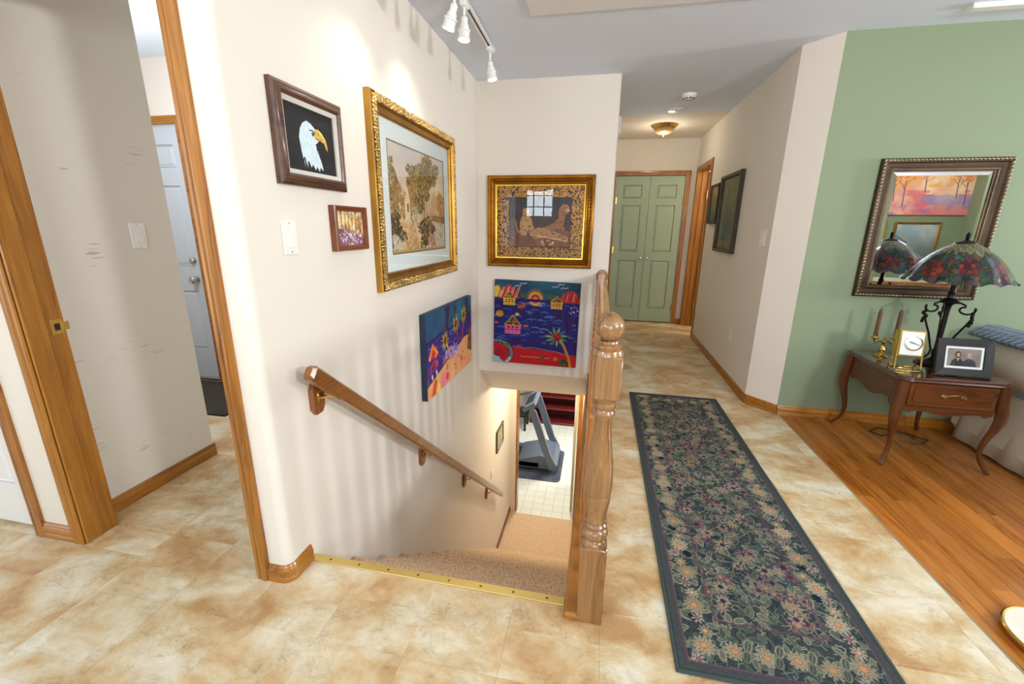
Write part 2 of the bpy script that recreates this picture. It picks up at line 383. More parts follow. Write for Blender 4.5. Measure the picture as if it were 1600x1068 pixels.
# ------------------------------------------------------------------ flat print: colours laid on a fine grid of vertices
rng = np.random.RandomState(5)
class Paint:
    def __init__(s, W, H, nx, base):
        s.W = W; s.H = H; s.nx = nx; s.ny = max(2, int(round(nx * H / W)))
        xs = np.linspace(0, W, s.nx); ys = np.linspace(0, H, s.ny); s.xs = xs; s.ys = ys
        s.X, s.Y = np.meshgrid(xs, ys); s.px = W / (s.nx - 1)
        s.c = np.zeros((s.ny, s.nx, 3)); s.c[:] = np.array(base) / 255.0
    def win(s, x0, x1, y0, y1):
        i0 = max(0, int(np.searchsorted(s.xs, x0)) - 1); i1 = min(s.nx, int(np.searchsorted(s.xs, x1)) + 1)
        j0 = max(0, int(np.searchsorted(s.ys, y0)) - 1); j1 = min(s.ny, int(np.searchsorted(s.ys, y1)) + 1)
        return slice(j0, j1), slice(i0, i1)
    def put(s, w_, m, col, a=1.0):
        if m.size == 0: return
        m = np.clip(m, 0, 1)[..., None] * a
        s.c[w_] = s.c[w_] * (1 - m) + np.array(col) / 255.0 * m
    def ell(s, cx, cy, rx, ry, col, ang=0, a=1.0, ring=0, soft=None):
        R = max(rx, ry) + s.px * 2; w_ = s.win(cx - R, cx + R, cy - R, cy + R); X = s.X[w_] - cx; Y = s.Y[w_] - cy
        ca, sa = math.cos(math.radians(ang)), math.sin(math.radians(ang)); u = X * ca + Y * sa; v = -X * sa + Y * ca
        d = (np.sqrt((u / rx) ** 2 + (v / ry) ** 2) - 1) * min(rx, ry); sf = soft or s.px
        if ring: m = 0.5 - (np.abs(d + ring / 2) - ring / 2) / sf
        else: m = 0.5 - d / sf
        s.put(w_, m, col, a)
    def poly(s, pts, col, a=1.0):
        xs = [p[0] for p in pts]; ys = [p[1] for p in pts]; w_ = s.win(min(xs), max(xs), min(ys), max(ys))
        X = s.X[w_]; Y = s.Y[w_]; ins = np.zeros(X.shape, bool); n = len(pts)
        for i in range(n):
            x1, y1 = pts[i]; x2, y2 = pts[(i + 1) % n]
            if y1 == y2: continue
            c = ((y1 > Y) != (y2 > Y)) & (X < (x2 - x1) * (Y - y1) / (y2 - y1) + x1); ins ^= c
        s.put(w_, ins.astype(float), col, a)
    def line(s, pts, wd, col, a=1.0):
        for (x1, y1), (x2, y2) in zip(pts[:-1], pts[1:]):
            w_ = s.win(min(x1, x2) - wd, max(x1, x2) + wd, min(y1, y2) - wd, max(y1, y2) + wd); X = s.X[w_]; Y = s.Y[w_]
            dx, dy = x2 - x1, y2 - y1; L = dx * dx + dy * dy + 1e-9; t = np.clip(((X - x1) * dx + (Y - y1) * dy) / L, 0, 1)
            d = np.hypot(X - x1 - t * dx, Y - y1 - t * dy); s.put(w_, 0.5 - (d - wd / 2) / s.px, col, a)
    def noise(s, cells, octv=4, ax=1.0, seed=0):
        r = np.random.RandomState(seed); out = np.zeros((s.ny, s.nx)); amp = 1; tot = 0
        for o in range(octv):
            n1 = max(2, int(cells * 2 ** o)); n2 = max(2, int(cells * 2 ** o * s.H / s.W * ax)); g = r.rand(n2 + 2, n1 + 2)
            x = s.X / s.W * n1; y = s.Y / s.H * n2; i = x.astype(int); j = y.astype(int); fx = x - i; fy = y - j
            i = np.clip(i, 0, n1); j = np.clip(j, 0, n2); fx = fx * fx * (3 - 2 * fx); fy = fy * fy * (3 - 2 * fy)
            out += amp * ((g[j, i] * (1 - fx) + g[j, i + 1] * fx) * (1 - fy) + (g[j + 1, i] * (1 - fx) + g[j + 1, i + 1] * fx) * fy); tot += amp; amp *= .55
        return out / tot
    def grad(s, bot, top):
        t = (s.Y / s.H)[..., None]; s.c = np.array(bot) / 255. * (1 - t) + np.array(top) / 255. * t
    def mixn(s, n, lo, hi, col, a=1.0, mask=None):
        m = np.clip((n - lo) / (hi - lo), 0, 1)
        if mask is not None: m = m * mask
        s.put((slice(None), slice(None)), m, col, a)
    def speck(s, cx, cy, rx, ry, n, cols, r0, r1, a=.9):
        for _ in range(n):
            t = rng.rand() * 2 * PI; q = math.sqrt(rng.rand()); r = r0 + (r1 - r0) * rng.rand()
            s.ell(cx + rx * q * math.cos(t), cy + ry * q * math.sin(t), r, r * (.5 + .5 * rng.rand()), cols[rng.randint(len(cols))], rng.rand() * 180, a)
    def colors(s):
        c = np.clip(s.c, 0, 1); l = np.where(c <= .04045, c / 12.92, ((c + .055) / 1.055) ** 2.4)
        return np.concatenate([l, np.ones(l.shape[:2] + (1,))], 2).reshape(-1, 4)
    def build(s, name, mat, parent, pos, loc=None):
        """pos: function (U,V arrays in 0..1) -> Nx3 array"""
        P = pos(s.X / s.W, s.Y / s.H).reshape(-1, 3).astype(np.float32); nx, ny = s.nx, s.ny
        j, i = np.meshgrid(np.arange(ny - 1), np.arange(nx - 1), indexing='ij'); a = (j * nx + i).ravel()
        q = np.stack([a, a + 1, a + 1 + nx, a + nx], 1).astype(np.int32)
        me = bpy.data.meshes.new(name); me.vertices.add(len(P)); me.vertices.foreach_set('co', P.ravel())
        me.loops.add(q.size); me.loops.foreach_set('vertex_index', q.ravel()); me.polygons.add(len(q))
        me.polygons.foreach_set('loop_start', np.arange(0, q.size, 4, dtype=np.int32)); me.polygons.foreach_set('loop_total', np.full(len(q), 4, np.int32))
        me.polygons.foreach_set('use_smooth', np.ones(len(q), bool))
        me.update(calc_edges=True); me.validate()
        at = me.color_attributes.new('paint', 'FLOAT_COLOR', 'POINT'); at.data.foreach_set('color', s.colors().astype(np.float32).ravel())
        me.materials.append(mat)
        o = bpy.data.objects.new(name, me); C.objects.link(o); o.parent = parent
        if loc: o.location = loc
        return o
def flat(w_, h_, y):           # picture standing in the local XZ plane, facing -y, centred
    return lambda U, V: np.stack([(U - .5) * w_, np.full(U.shape, y), (V - .5) * h_], -1)

# ================================================================== THE SETTING
FB = -2.72                                    # basement floor
XW, XC, XH = -1.065, 0.08, 1.18               # stair wall, end of the stair end wall, hall wall
YB, YE, YG = 3.735, 6.31, 3.22                # stair end wall, hall end wall, sage wall
ZC = 2.44

# main floor slabs (with the stairwell left open) under the tiles
m = MB(); Z0 = -.0035
for (x0, x1, y0, y1) in [(-4.3, 1.36, -3.0, 1.268), (-4.3, -1.205, 1.268, 2.9), (-0.045, 1.36, 1.268, YB), (XC, 2.6, YB, YE + .1)]:
    m.box(x0, x1, y0, y1, -.22, Z0)
floor = struct(m.build('floor', M_vinyl))
# individual vinyl squares
tile_cache = {}
def tile_mesh(w_, h_, mat, t=.0033, b=.0004, nm='floor_tile'):
    k = (round(w_, 4), round(h_, 4), mat.name)
    if k not in tile_cache:
        a, c = w_ / 2, h_ / 2
        vv = [(-a, -c, -t), (a, -c, -t), (a, c, -t), (-a, c, -t), (-a, -c, -b), (a, -c, -b), (a, c, -b), (-a, c, -b),
              (-a + b, -c + b, 0), (a - b, -c + b, 0), (a - b, c - b, 0), (-a + b, c - b, 0)]
        ff = [(0, 1, 5, 4), (1, 2, 6, 5), (2, 3, 7, 6), (3, 0, 4, 7), (4, 5, 9, 8), (5, 6, 10, 9), (6, 7, 11, 10), (7, 4, 8, 11), (8, 9, 10, 11)]
        me = bpy.data.meshes.new(nm); me.from_pydata(vv, [], ff); me.update(); me.materials.append(mat); tile_cache[k] = me
    return tile_cache[k]
TS = .3025; OX, OY = .079, .944
for (rx0, rx1, ry0, ry1) in [(-2.75, 1.358, .35, 1.112), (-2.038, 1.358, 1.112, 1.236), (XC + .01, 1.358, 1.236, YG), (XC + .01, XH, YG, YE - .02),
                             (-2.138, -1.21, 1.236, 1.845), (-3.6, -1.21, 1.845, 2.85)]:
    for i in range(-14, 8):
        for j in range(-4, 22):
            x0 = max(rx0, OX + i * TS + .0002); x1 = min(rx1, OX + (i + 1) * TS - .0002)
            y0 = max(ry0, OY + j * TS + .0002); y1 = min(ry1, OY + (j + 1) * TS - .0002)
            if x1 - x0 > .012 and y1 - y0 > .012:
                o = bpy.data.objects.new('floor_tile', tile_mesh(x1 - x0, y1 - y0, M_vinyl)); C.objects.link(o)
                o.location = ((x0 + x1) / 2, (y0 + y1) / 2, 0); o.parent = floor

# oak strip floor of the living room
m = MB(); m.box(1.36, 5.4, -3.0, YG, -.22, -.004)
wfloor = struct(m.build('floor', M_floor_wood))
PW = .083
for i in range(20):
    x0 = 1.361 + i * PW; y = YG - .002 - rng.rand() * .5
    ends = [YG]
    while ends[-1] > -.4: ends.append(ends[-1] - (.35 + rng.rand() * .75))
    for a, b_ in zip(ends[:-1], ends[1:]):
        o = bpy.data.objects.new('floor_plank', tile_mesh(PW - .0008, a - b_ - .001, M_floor_wood, .0038, .0007, 'floor_plank')); C.objects.link(o)
        o.location = (x0 + PW / 2, (a + b_) / 2, 0); o.parent = wfloor
m = MB(); m.box(3.03, 5.4, -.4, YG, -.004, -.0002)
tag(m.build('plank_field', M_floor_wood, wfloor), kind='stuff')
# thin strip where the two floors meet
m = MB(); m.bbox(1.355, 1.3625, -.4, YG, -.003, .0012, .0005)
struct(m.build('trim_floor_transition', M_seam))

# ceilings
m = MB(); m.box(-4.3, 5.4, -3.1, 5.02, ZC, ZC + .12)
ceiling = struct(m.build('ceiling', M_ceil))
m = MB(); m.box(-1.2, 2.7, 5.02, YE + .1, ZC, ZC + .12); struct(m.build('ceiling', M_wall))
m = MB(); m.bbox(-.455, .95, 1.6, 2.70, ZC - .012, ZC + .01, .004)
struct(m.build('trim_ceiling_panel', M_ceil2))

# stair wall (also the right side of the opening to the entry)
m = MB()
out = [(-1.205, 5.40), (-1.205, 1.125)] + arc(XW - .034, 1.159 , .034, -90, 0, 7)[0:] + [(XW, 5.40)]
m.prism(out, -2.74, ZC)
struct(m.build('wall_stair', M_wall, smooth=True))
# wall to the left of the opening, with the closet door set in it
m = MB(); m.box(-2.305, -2.06, 1.125, 1.235, 0, ZC); m.box(-4.3, -2.305, 1.125, 1.235, 2.06, ZC); m.box(-4.3, -3.10, 1.125, 1.235, 0, 2.06)
m.box(-2.06, -1.205, 1.125, 1.235, 2.06, ZC)
struct(m.build('wall_left', M_wall))
m = MB(); m.box(-2.25, -2.14, 1.235, 1.845, 0, ZC); struct(m.build('wall_partition', M_scuff))
m = MB(); m.box(-4.4, -4.12, 1.235, 2.86, 0, ZC); m.box(-3.10, -1.205, 2.86, 2.98, 0, ZC); m.box(-4.4, -3.10, 2.86, 2.98, 2.03, ZC); m.box(-4.4, -4.06, 2.86, 2.98, 0, 2.03)
struct(m.build('wall_entry', M_wall))
# stair end wall with sloped soffit over the lower flight
bm_ = bmesh.new()
poly = [(YB, ZC), (YB, -.022), (4.183, -.375), (5.30, -.375), (5.30, -.22), (YE, -.22), (YE, ZC)]
va = [bm_.verts.new((XW, a, b)) for a, b in poly]; vb = [bm_.verts.new((XC, a, b)) for a, b in poly]
bm_.faces.new(va); bm_.faces.new(vb[::-1]); n = len(poly)
for i in range(n): bm_.faces.new((va[i], vb[i], vb[(i + 1) % n], va[(i + 1) % n]))
bmesh.ops.recalc_face_normals(bm_, faces=bm_.faces)
ed = [e for e in bm_.edges if all(abs(v.co.x - XC) < 1e-4 and abs(v.co.y - YB) < 1e-4 for v in e.verts)]
bmesh.ops.bevel(bm_, geom=ed, offset=.016, segments=4, affect='EDGES', profile=.5)
me = bpy.data.meshes.new('wall_back'); bm_.to_mesh(me); bm_.free(); me.materials.append(M_wall)
o = bpy.data.objects.new('wall_back', me); C.objects.link(o); struct(o)
# hall wall, angled corner and the sage wall: one outline
m = MB(); m.prism([(XH, 5.485), (XH, 3.405), (1.342, YG), (1.342, YG + .14), (XH + .12, 3.46), (XH + .12, 5.485)], 0, ZC)
m.box(XH, XH + .12, 6.22, YE, 0, ZC); m.box(XH, XH + .12, 5.485, 6.22, 2.045, ZC)
struct(m.build('wall_right', M_wall))
m = MB(); m.box(1.3425, 5.4, YG, YG + .14, 0, ZC); struct(m.build('wall_green', M_green))
# hall end wall with the closet opening
m = MB(); m.box(XC, .158, YE, YE + .12, 0, ZC); m.box(1.052, 2.7, YE, YE + .12, 0, ZC); m.box(.158, 1.052, YE, YE + .12, 1.995, ZC); m.box(.1, 1.1, YE + .115, YE + .13, 0, 2)
struct(m.build('wall_hall_end', M_wall))
# lit room behind the open oak door
m = MB(); m.box(2.6, 2.7, 4.6, YE, 0, ZC); m.box(1.30, 2.7, 4.5, 4.6, 0, ZC); struct(m.build('wall_bedroom', M_wall))
# walls behind the camera: kitchen and living room, with their window openings
m = MB()
m.box(-4.3, -1.87, -3.12, -3.0, 0, ZC); m.box(-1.13, -.4, -3.12, -3.0, 0, ZC); m.box(-1.87, -1.13, -3.12, -3.0, 0, 1.52); m.box(-1.87, -1.13, -3.12, -3.0, 2.28, ZC)
m.box(-.4, 1.6, -3.12, -3.0, 0, .8); m.box(-.4, 1.6, -3.12, -3.0, 2.1, ZC); m.box(1.6, 2.5, -3.12, -3.0, 0, ZC)
struct(m.build('wall_kitchen', M_wall))
m = MB(); m.box(-4.4, -4.3, -3.12, -2.45, 0, ZC); m.box(-4.4, -4.3, -.15, 1.235, 0, ZC); m.box(-4.4, -4.3, -2.45, -.15, 2.2, ZC)
struct(m.build('wall_patio', M_wall))
m = MB(); m.box(2.5, 2.6, -3.12, -1.5, 0, ZC); m.box(2.5, 5.4, -1.62, -1.5, 0, ZC); struct(m.build('wall_living_back', M_green))
m = MB(); m.box(5.36, 5.5, -1.62, 2.08, 0, ZC); m.box(5.36, 5.5, 2.62, YG + .14, 0, ZC); m.box(5.36, 5.5, 2.08, 2.62, 0, 1.15); m.box(5.36, 5.5, 2.08, 2.62, 2.08, ZC)
struct(m.build('wall_living_side', M_green))

# windows
def window(name, x0, x1, z0, z1, y, nx, nz, M=None):
    root = bpy.data.objects.new(name, None); C.objects.link(root); struct(root)
    if M: root.location, root.rotation_euler = M
    a = MB(); t = .045
    for q in ((x0, x1, z0, z0 + t), (x0, x1, z1 - t, z1), (x0, x0 + t, z0 + t, z1 - t), (x1 - t, x1, z0 + t, z1 - t)): a.box(q[0], q[1], y - .05, y, q[2], q[3])
    a.build('window_frame', M_white, root)
    for i in range(1, nx):
        x = x0 + (x1 - x0) * i / nx; MB().box(x - .013, x + .013, y - .04, y - .02, z0 + t, z1 - t).build('glazing_bar', M_white, root)
    for i in range(1, nz):
        z = z0 + (z1 - z0) * i / nz; MB().box(x0 + t, x1 - t, y - .041, y - .019, z - .013, z + .013).build('glazing_bar', M_white, root)
    MB().add([(x0 + t, y - .03, z0 + t), (x0 + t, y - .03, z1 - t), (x1 - t, y - .03, z1 - t), (x1 - t, y - .03, z0 + t)], [(0, 1, 2, 3)]).build('pane', M_glass, root, fix=False)
window('window_1', -1.87, -1.13, 1.52, 2.28, -3.04, 3, 3)
window('window_2', -.4, 1.6, .8, 2.1, -3.04, 3, 1)
window('window_3', -.27, .27, 1.15, 2.08, 0, 1, 1, ((5.42, 2.35, 0), (0, 0, PI / 2)))
window('window_4', -1.15, 1.15, .02, 2.2, 0, 2, 1, ((-4.34, -1.3, 0), (0, 0, PI / 2)))
# swagged valance over the kitchen window
m = MB(); pts = [(-1.95, 2.36)] + [(-1.95 + .9 * i / 12, 2.20 - .09 * math.sin(PI * i / 12)) for i in range(13)] + [(-1.05, 2.36)]
m.prism(pts, -2.97, -2.95, 'y'); v = m.build('window_valance', plain('valance_cloth', rgb(120, 96, 92), .9))
tag(v, 'dark swagged valance over the kitchen window behind the camera', 'valance')

# stairwell: steps, side wall, nosing
m = MB(); m.box(-.045, XC, 1.268, 5.27, -2.74, -.22); struct(m.build('wall_stair_side', M_wall))
stairs = bpy.data.objects.new('stairs', None); C.objects.link(stairs); struct(stairs)
NY = lambda k: 1.292 + .2315 * k
NZ = lambda k: -.028 - .1922 * k
def step_mesh(y0, y1, zt, zb):
    r = .02; pts = [(y0, zt)] + [(y1 - r + r * math.sin(math.radians(a)), zt - r + r * math.cos(math.radians(a))) for a in (0, 30, 60, 90, 130)] + [(y1 - .012, zt - .045), (y1 - .02, zb), (y0, zb)]
    return pts[::-1]
for k in range(1, 14):
    m = MB(); m.prism(step_mesh(NY(k - 1) - .02, NY(k), NZ(k), NZ(k) - .30), XW + .002, -.047, 'x')
    o = m.build('carpeted_step', M_carpet, stairs, smooth=True)
m = MB(); m.box(XW + .002, -.047, 1.268, 1.276, -.4, -.006); m.build('carpeted_riser', M_carpet, stairs)
m = MB(); m.box(XW + .002, -.047, NY(13) - .02, 5.262, FB - .05, FB); m.build('carpeted_landing', M_carpet, stairs)

# basement shell
m = MB(); m.box(-4.0, 1.9, 5.262, 9.0, FB - .1, FB - .004); struct(m.build('floor', M_lino))
m = MB(); m.box(-4.0, -.985, 5.30, 5.42, FB, -.375); m.box(-.125, 1.9, 5.30, 5.42, FB, -.375); m.box(-.985, -.125, 5.30, 5.42, FB + 2.07, -.375)
m.box(XW, -.985, 5.28, 5.31, FB, -.375)
m.box(-4.0, 1.9, 8.9, 9.0, FB, -.375); m.box(-4.1, -4.0, 5.3, 9.0, FB, -.375); m.box(1.8, 1.9, 5.3, 6.5, FB, -.375); m.box(1.8, 1.9, 7.9, 9.0, FB, -.375)
m.box(1.8, 1.9, 6.5, 7.9, FB, -1.65); m.box(1.8, 1.9, 6.5, 7.9, -.75, -.375)
struct(m.build('wall_basement', M_wall))
m = MB(); m.box(-4.1, 1.9, 5.3, 9.0, -.375, -.3); struct(m.build('ceiling', M_ceil2))
area('basement_ceiling_lamp', (-.6, 6.9, -.40), (-.6, 6.9, -2.7), .5, .5, 46, (1, .97, .92))
point('stair_foot_lamp', (-.35, 4.75, -.46), 23, (1, .90, .70), .05)
point('hall_end_fill', (.625, 5.53, 2.26), 4.5, (1, .90, .72), .08)  # added fill for the hall end; the brass fixture itself is off
point('hall_room_lamp', (1.95, 5.2, 2.1), 26, (1, .84, .60), .1)
point('entry_fill', (-2.75, 1.95, 1.95), 22, (.95, .98, 1), .12)  # added fill hanging free in the entry, brightens the grey door
point('closet_side_fill_lamp', (-3.0, -1.0, 2.2), 3, (1, .97, .93), .15)

# ------------------------------------------------------------------ trim: casings, jambs, baseboards
CAS = [(0, 0), (0, .010), (.006, .014), (.016, .014), (.020, .010), (.026, .016), (.040, .018), (.052, .013), (.056, .013), (.056, 0)]
def casing(name, x0, x1, zt, pos, rz, mat=M_oak, label=None, z0=0.0, left=True, right=True, wd=1.0):
    """U-shaped moulding around an opening x0..x1, facing -y before rotation"""
    path = [(x1, z0), (x1, zt), (x0, zt), (x0, z0)]
    if not right: path = path[1:]
    if not left: path = path[:-1]
    m = MB(); m.sweep(path, [(-o * wd, c) for o, c in CAS], lambda a, b, c: (a, -c, b))
    o = m.build(name, mat, None, smooth=True); o.location = pos; o.rotation_euler = (0, 0, rz); return struct(o)
BAS = [(0, 0), (.013, 0), (.013, .018), (.011, .021), (.013, .024), (.013, .050), (.009, .056), (.010, .061), (.005, .070), (0, .070)]
def baseboard(name, path, mat, z=0.0, flip=False):
    m = MB(); m.sweep(path, [((-o if flip else o), c) for o, c in BAS], lambda a, b, c: (a, b, c + z)); return struct(m.build(name, mat, None, smooth=True))

# opening to the entry
casing('trim_entry_casing', -2.04, -1.205, 2.045, (0, 1.125, 0), 0)
def jamb(name, x, s_, y0, y1, ztop, ymid):
    m = MB(); a, b_ = (x - .02, x) if s_ > 0 else (x, x + .02)
    m.box(a, b_, y0, y1, 0, ztop)
    m2 = (x, x + .010) if s_ > 0 else (x - .010, x)
    m.bbox(m2[0] - (.001 if s_ > 0 else 0), m2[1] + (0 if s_ > 0 else .001), y0 + .001, ymid, 0, ztop, .003)
    return struct(m.build(name, M_oak))
jamb('trim_entry_jamb', -2.04, 1, 1.118, 1.245, 2.045, 1.185)
jamb('trim_entry_jamb', -1.205, -1, 1.126, 1.234, 2.045, 1.13)
m = MB(); m.box(-2.06, -1.205, 1.118, 1.245, 2.045, 2.065); struct(m.build('trim_entry_head', M_oakx))
# brass strike plate on the left jamb
sp = thing('strike_plate', 'small brass strike plate on the left oak door jamb', 'strike plate', (-2.040, 1.218, .912))
m = MB(); m.bbox(0, .003, -.018, .020, -.030, .030, .0008); m.bbox(0, .004, .016, .040, -.016, .016, .001); m.build('plate', M_brass, sp)
m = MB(); m.bbox(.002, .0036, -.008, .010, -.013, .013, .0004); m.build('latch_hole', M_black, sp)
for z in (-.022, .022): MB().lathe([(.003, 0), (.002, .0012)], (0, 0, 0), 8, M=Matrix.Translation((.003, 0, z)) @ Matrix.Rotation(PI / 2, 4, 'Y')).build('screw', M_steel, sp)
# closet opening at far left
casing('trim_closet_casing', -3.10, -2.305, 2.045, (0, 1.125, 0), 0)
baseboard('baseboard_left', [(-2.096, 1.125), (-2.249, 1.125)], M_oakx)
baseboard('baseboard_stair', [(XW, 1.245)] + [(XW, 1.18)] + arc(XW - .034, 1.159, .034, 0, -90, 6) + [(-1.149, 1.125)], M_oaky)
baseboard('baseboard_partition', [(-2.14, 1.247), (-2.14, 1.852)], M_oaky, flip=True)
baseboard('baseboard_entry', [(-3.04, 2.86), (-1.22, 2.86)], M_oakx, flip=True)
baseboard('baseboard_hall', [(XH, 5.428), (XH, 3.405), (1.342, YG)], M_oaky, flip=True)
baseboard('baseboard_green', [(1.345, YG), (5.36, YG)], M_oakx, flip=True)
baseboard('baseboard_hall_end', [(1.109, YE), (XH, YE)], M_oakx, flip=True)
baseboard('baseboard_hall_left', [(XC, YE), (XC, YB + .02)], M_oaky)
baseboard('baseboard_landing', [(XW, NY(13) + .0), (XW, 5.28)], M_redframe, z=FB, flip=True)
# hall closet and bedroom door casings
casing('trim_hall_closet_casing', .158, 1.052, 1.992, (0, YE, 0), 0)
casing('trim_bedroom_casing', -6.20, -5.485, 2.025, (XH, 0, 0), -PI / 2)
m = MB(); m.box(XH + .0, XH + .125, 6.20, 6.222, 0, 2.045); m.bbox(XH + .05, XH + .09, 6.19, 6.202, 0, 2.03, .002); struct(m.build('trim_bedroom_jamb', M_oak))
m = MB(); m.box(XH + .0, XH + .125, 5.483, 5.497, 0, 2.045); struct(m.build('trim_bedroom_jamb', M_oak))
m = MB(); m.box(XH, XH + .125, 5.497, 6.20, 2.025, 2.046); struct(m.build('trim_bedroom_head', M_oaky))
# basement door casing
casing('trim_basement_casing', -.965, -.145, FB + 2.05, (0, 5.30, 0), 0, M_oak, z0=FB, wd=.9)
m = MB(); m.box(-.987, -.965, 5.285, 5.43, FB, FB + 2.06); m.box(-.145, -.125, 5.285, 5.43, FB, FB + 2.06); struct(m.build('trim_basement_jamb', M_oak))
m = MB(); m.bbox(-.20, -.165, 5.43, 6.15, FB + .01, FB + 2.02, .002)
bd = struct(m.build('door_basement', plain('olive_white_door', rgb(206, 204, 176), .5)))

# ------------------------------------------------------------------ panel doors
def panel_door(parent, w_, h_, t, mat, rows, cols, name='door_slab'):
    """front at y=0 facing -y, x 0..w, z 0..h; stiles and rails stand proud, panels are raised fields in a recess"""
    m = MB(); rec = .010
    xs = [0] + [v for c in cols for v in c] + [w_]; zs = [0] + [v for r in rows for v in r] + [h_]
    m.box(0, w_, rec, t, 0, h_)
    for i in range(0, len(xs), 2): m.box(xs[i], xs[i + 1], 0, rec, 0, h_)
    for j in range(0, len(zs), 2):
        for (a, b_) in cols: m.box(a, b_, 0, rec, zs[j], zs[j + 1])
    m.build(name, mat, parent)
    for (a, b_) in cols:
        for (c, d) in rows:
            q = MB(); L = [(0, rec - .0005), (.006, .0025), (.012, rec - .0005), (.028, .0015)]
            vv = []; 
            for o_, y in L: vv += [(a + o_, y, c + o_), (b_ - o_, y, c + o_), (b_ - o_, y, d - o_), (a + o_, y, d - o_)]
            ff = [(k * 4 + i, k * 4 + (i + 1) % 4, k * 4 + 4 + (i + 1) % 4, k * 4 + 4 + i) for k in range(3) for i in range(4)] + [(12, 13, 14, 15)]
            q.add(vv, ff).build('panel', mat, parent)
def knob(parent, loc, mat=M_steel, r=.022, name='door_knob', d=.045):
    m = MB(); prof = [(r * 1.05, 0), (r * 1.05, .005), (r * .45, .008), (r * .42, d * .45), (r * .95, d * .62), (r, d * .8), (r * .7, d), (0.001, d + .001)]
    m.lathe(prof, n=16, M=Matrix.Translation(loc) @ Matrix.Rotation(PI / 2, 4, 'X')); return m.build(name, mat, parent, smooth=True)
def hinge(parent, loc, h=.09, mat=M_brass, s_=1):
    m = MB(); m.lathe([(.006, -h / 2), (.006, h / 2)], loc, 8); m.bbox(loc[0] - .022 if s_ < 0 else loc[0], loc[0] if s_ < 0 else loc[0] + .022, loc[1] + .001, loc[1] + .004, loc[2] - h / 2, loc[2] + h / 2, .0005)
    return m.build('hinge', mat, parent, smooth=True)
def door(name, loc, rz=0):
    r = bpy.data.objects.new(name, None); C.objects.link(r); r.location = loc; r.rotation_euler = (0, 0, rz); return struct(r)
R6 = [(.19, .86), (.98, 1.60), (1.69, 1.86)]
# green double closet doors (each leaf one column of panels)
d1 = door('door_1', (.160, YE - .005 + .012, .012)); tag(d1, 'sage green closet door, left leaf, at the hall end')
panel_door(d1, .443, 1.975, .032, M_gdoor, R6, [(.10, .345)]); knob(d1, (.400, 0, .895), r=.017)
hinge(d1, (-.001, -.004, .20)); hinge(d1, (-.001, -.004, 1.0)); hinge(d1, (-.001, -.004, 1.66))
d2 = door('door_2', (.607, YE - .005 + .012, .012)); tag(d2, 'sage green closet door, right leaf, at the hall end')
panel_door(d2, .443, 1.975, .032, M_gdoor, R6, [(.10, .345)]); knob(d2, (.043, 0, .895), r=.017)
hinge(d2, (.445, -.004, .20), s_=-1); hinge(d2, (.445, -.004, 1.66), s_=-1)
# open oak door into the lit room
d3 = door('door_3', (XH + .125, 6.165, .012)); tag(d3, 'oak door standing open into the lit room')
panel_door(d3, .68, 2.00, .034, M_oak, R6, [(.11, .30), (.38, .57)])
for z in (.28, 1.72): hinge(d3, (-.004, -.004, z), .10)
# grey exterior door
d4 = door('door_4', (-4.02, 2.872, .03)); tag(d4, 'pale grey six panel entry door with deadbolt')
panel_door(d4, .91, 2.0, .04, M_edoor, [(.24, .74), (.94, 1.55), (1.68, 1.84)], [(.14, .40), (.51, .84)])
k = knob(d4, (.845, 0, .835), r=.028, d=.06); k = knob(d4, (.845, 0, .985), r=.022, name='deadbolt', d=.03)
casing('trim_entry_door_casing', -4.05, -3.105, 2.005, (0, 2.86, 0), 0, M_oakx)
m = MB(); m.bbox(-4.05, -3.105, 2.855, 2.95, 0, .028, .004); struct(m.build('trim_threshold', M_steel))
# white closet door at far left
d5 = door('door_5', (-3.095, 1.150, .012)); tag(d5, 'white panelled closet door at the far left')
panel_door(d5, .785, 2.02, .03, M_wdoor, [(.20, .86), (.98, 1.60), (1.70, 1.90)], [(.10, .345), (.44, .69)])

# ================================================================== STAIR RAILING
rl = thing('stair_railing', 'oak stair railing with turned newel post and ball finial beside the stairwell', 'railing', (0, 0, 0))
NX, NYY = .0405, 1.226
m = MB(); m.bbox(-.045, .018, 1.181, YB, 0, .028, .008); m.build('base_rail', M_oaky, rl)
def newel():
    m = MB(); c = (NX, NYY)
    m.bbox(c[0] - .043, c[0] + .043, c[1] - .043, c[1] + .043, 0, .300, .003)
    # square to round shoulder
    prof = [(.043, .298), (.041, .312), (.036, .317), (.034, .321), (.041, .330), (.044, .342), (.041, .355), (.033, .362), (.037, .368), (.038, .375), (.033, .382), (.036, .388), (.036, .394), (.032, .402),
            (.036, .425), (.040, .450), (.0425, .474), (.0425, .480), (.037, .484), (.037, .488), (.043, .494), (.0445, .52), (.0445, .55), (.042, .59), (.037, .63), (.032, .67), (.0285, .71), (.027, .745),
            (.029, .757), (.034, .760), (.036, .768), (.031, .775), (.030, .781), (.036, .788), (.037, .797), (.032, .803), (.038, .812), (.0425, .822)]
    m.lathe(prof, (c[0], c[1], 0), 32)
    m.bbox(c[0] - .043, c[0] + .043, c[1] - .043, c[1] + .043, .820, .952, .003)
    return m.build('newel_post', M_newel, rl, smooth=True)
newel()
m = MB(); m.lathe([(.047, .951), (.045, .960), (.043, .966), (.038, .969), (.041, .975), (.040, .981), (.030, .986), (.028, .992)] , (NX, NYY, 0), 32)
m.lathe([(.020, .990)] + [(.0435 * math.cos(math.radians(a)), 1.031 + .0435 * math.sin(math.radians(a))) for a in range(-62, 90, 8)] + [(.001, 1.0745)], (NX, NYY, 0), 32)
m.build('ball_finial', M_newel, rl, smooth=True)
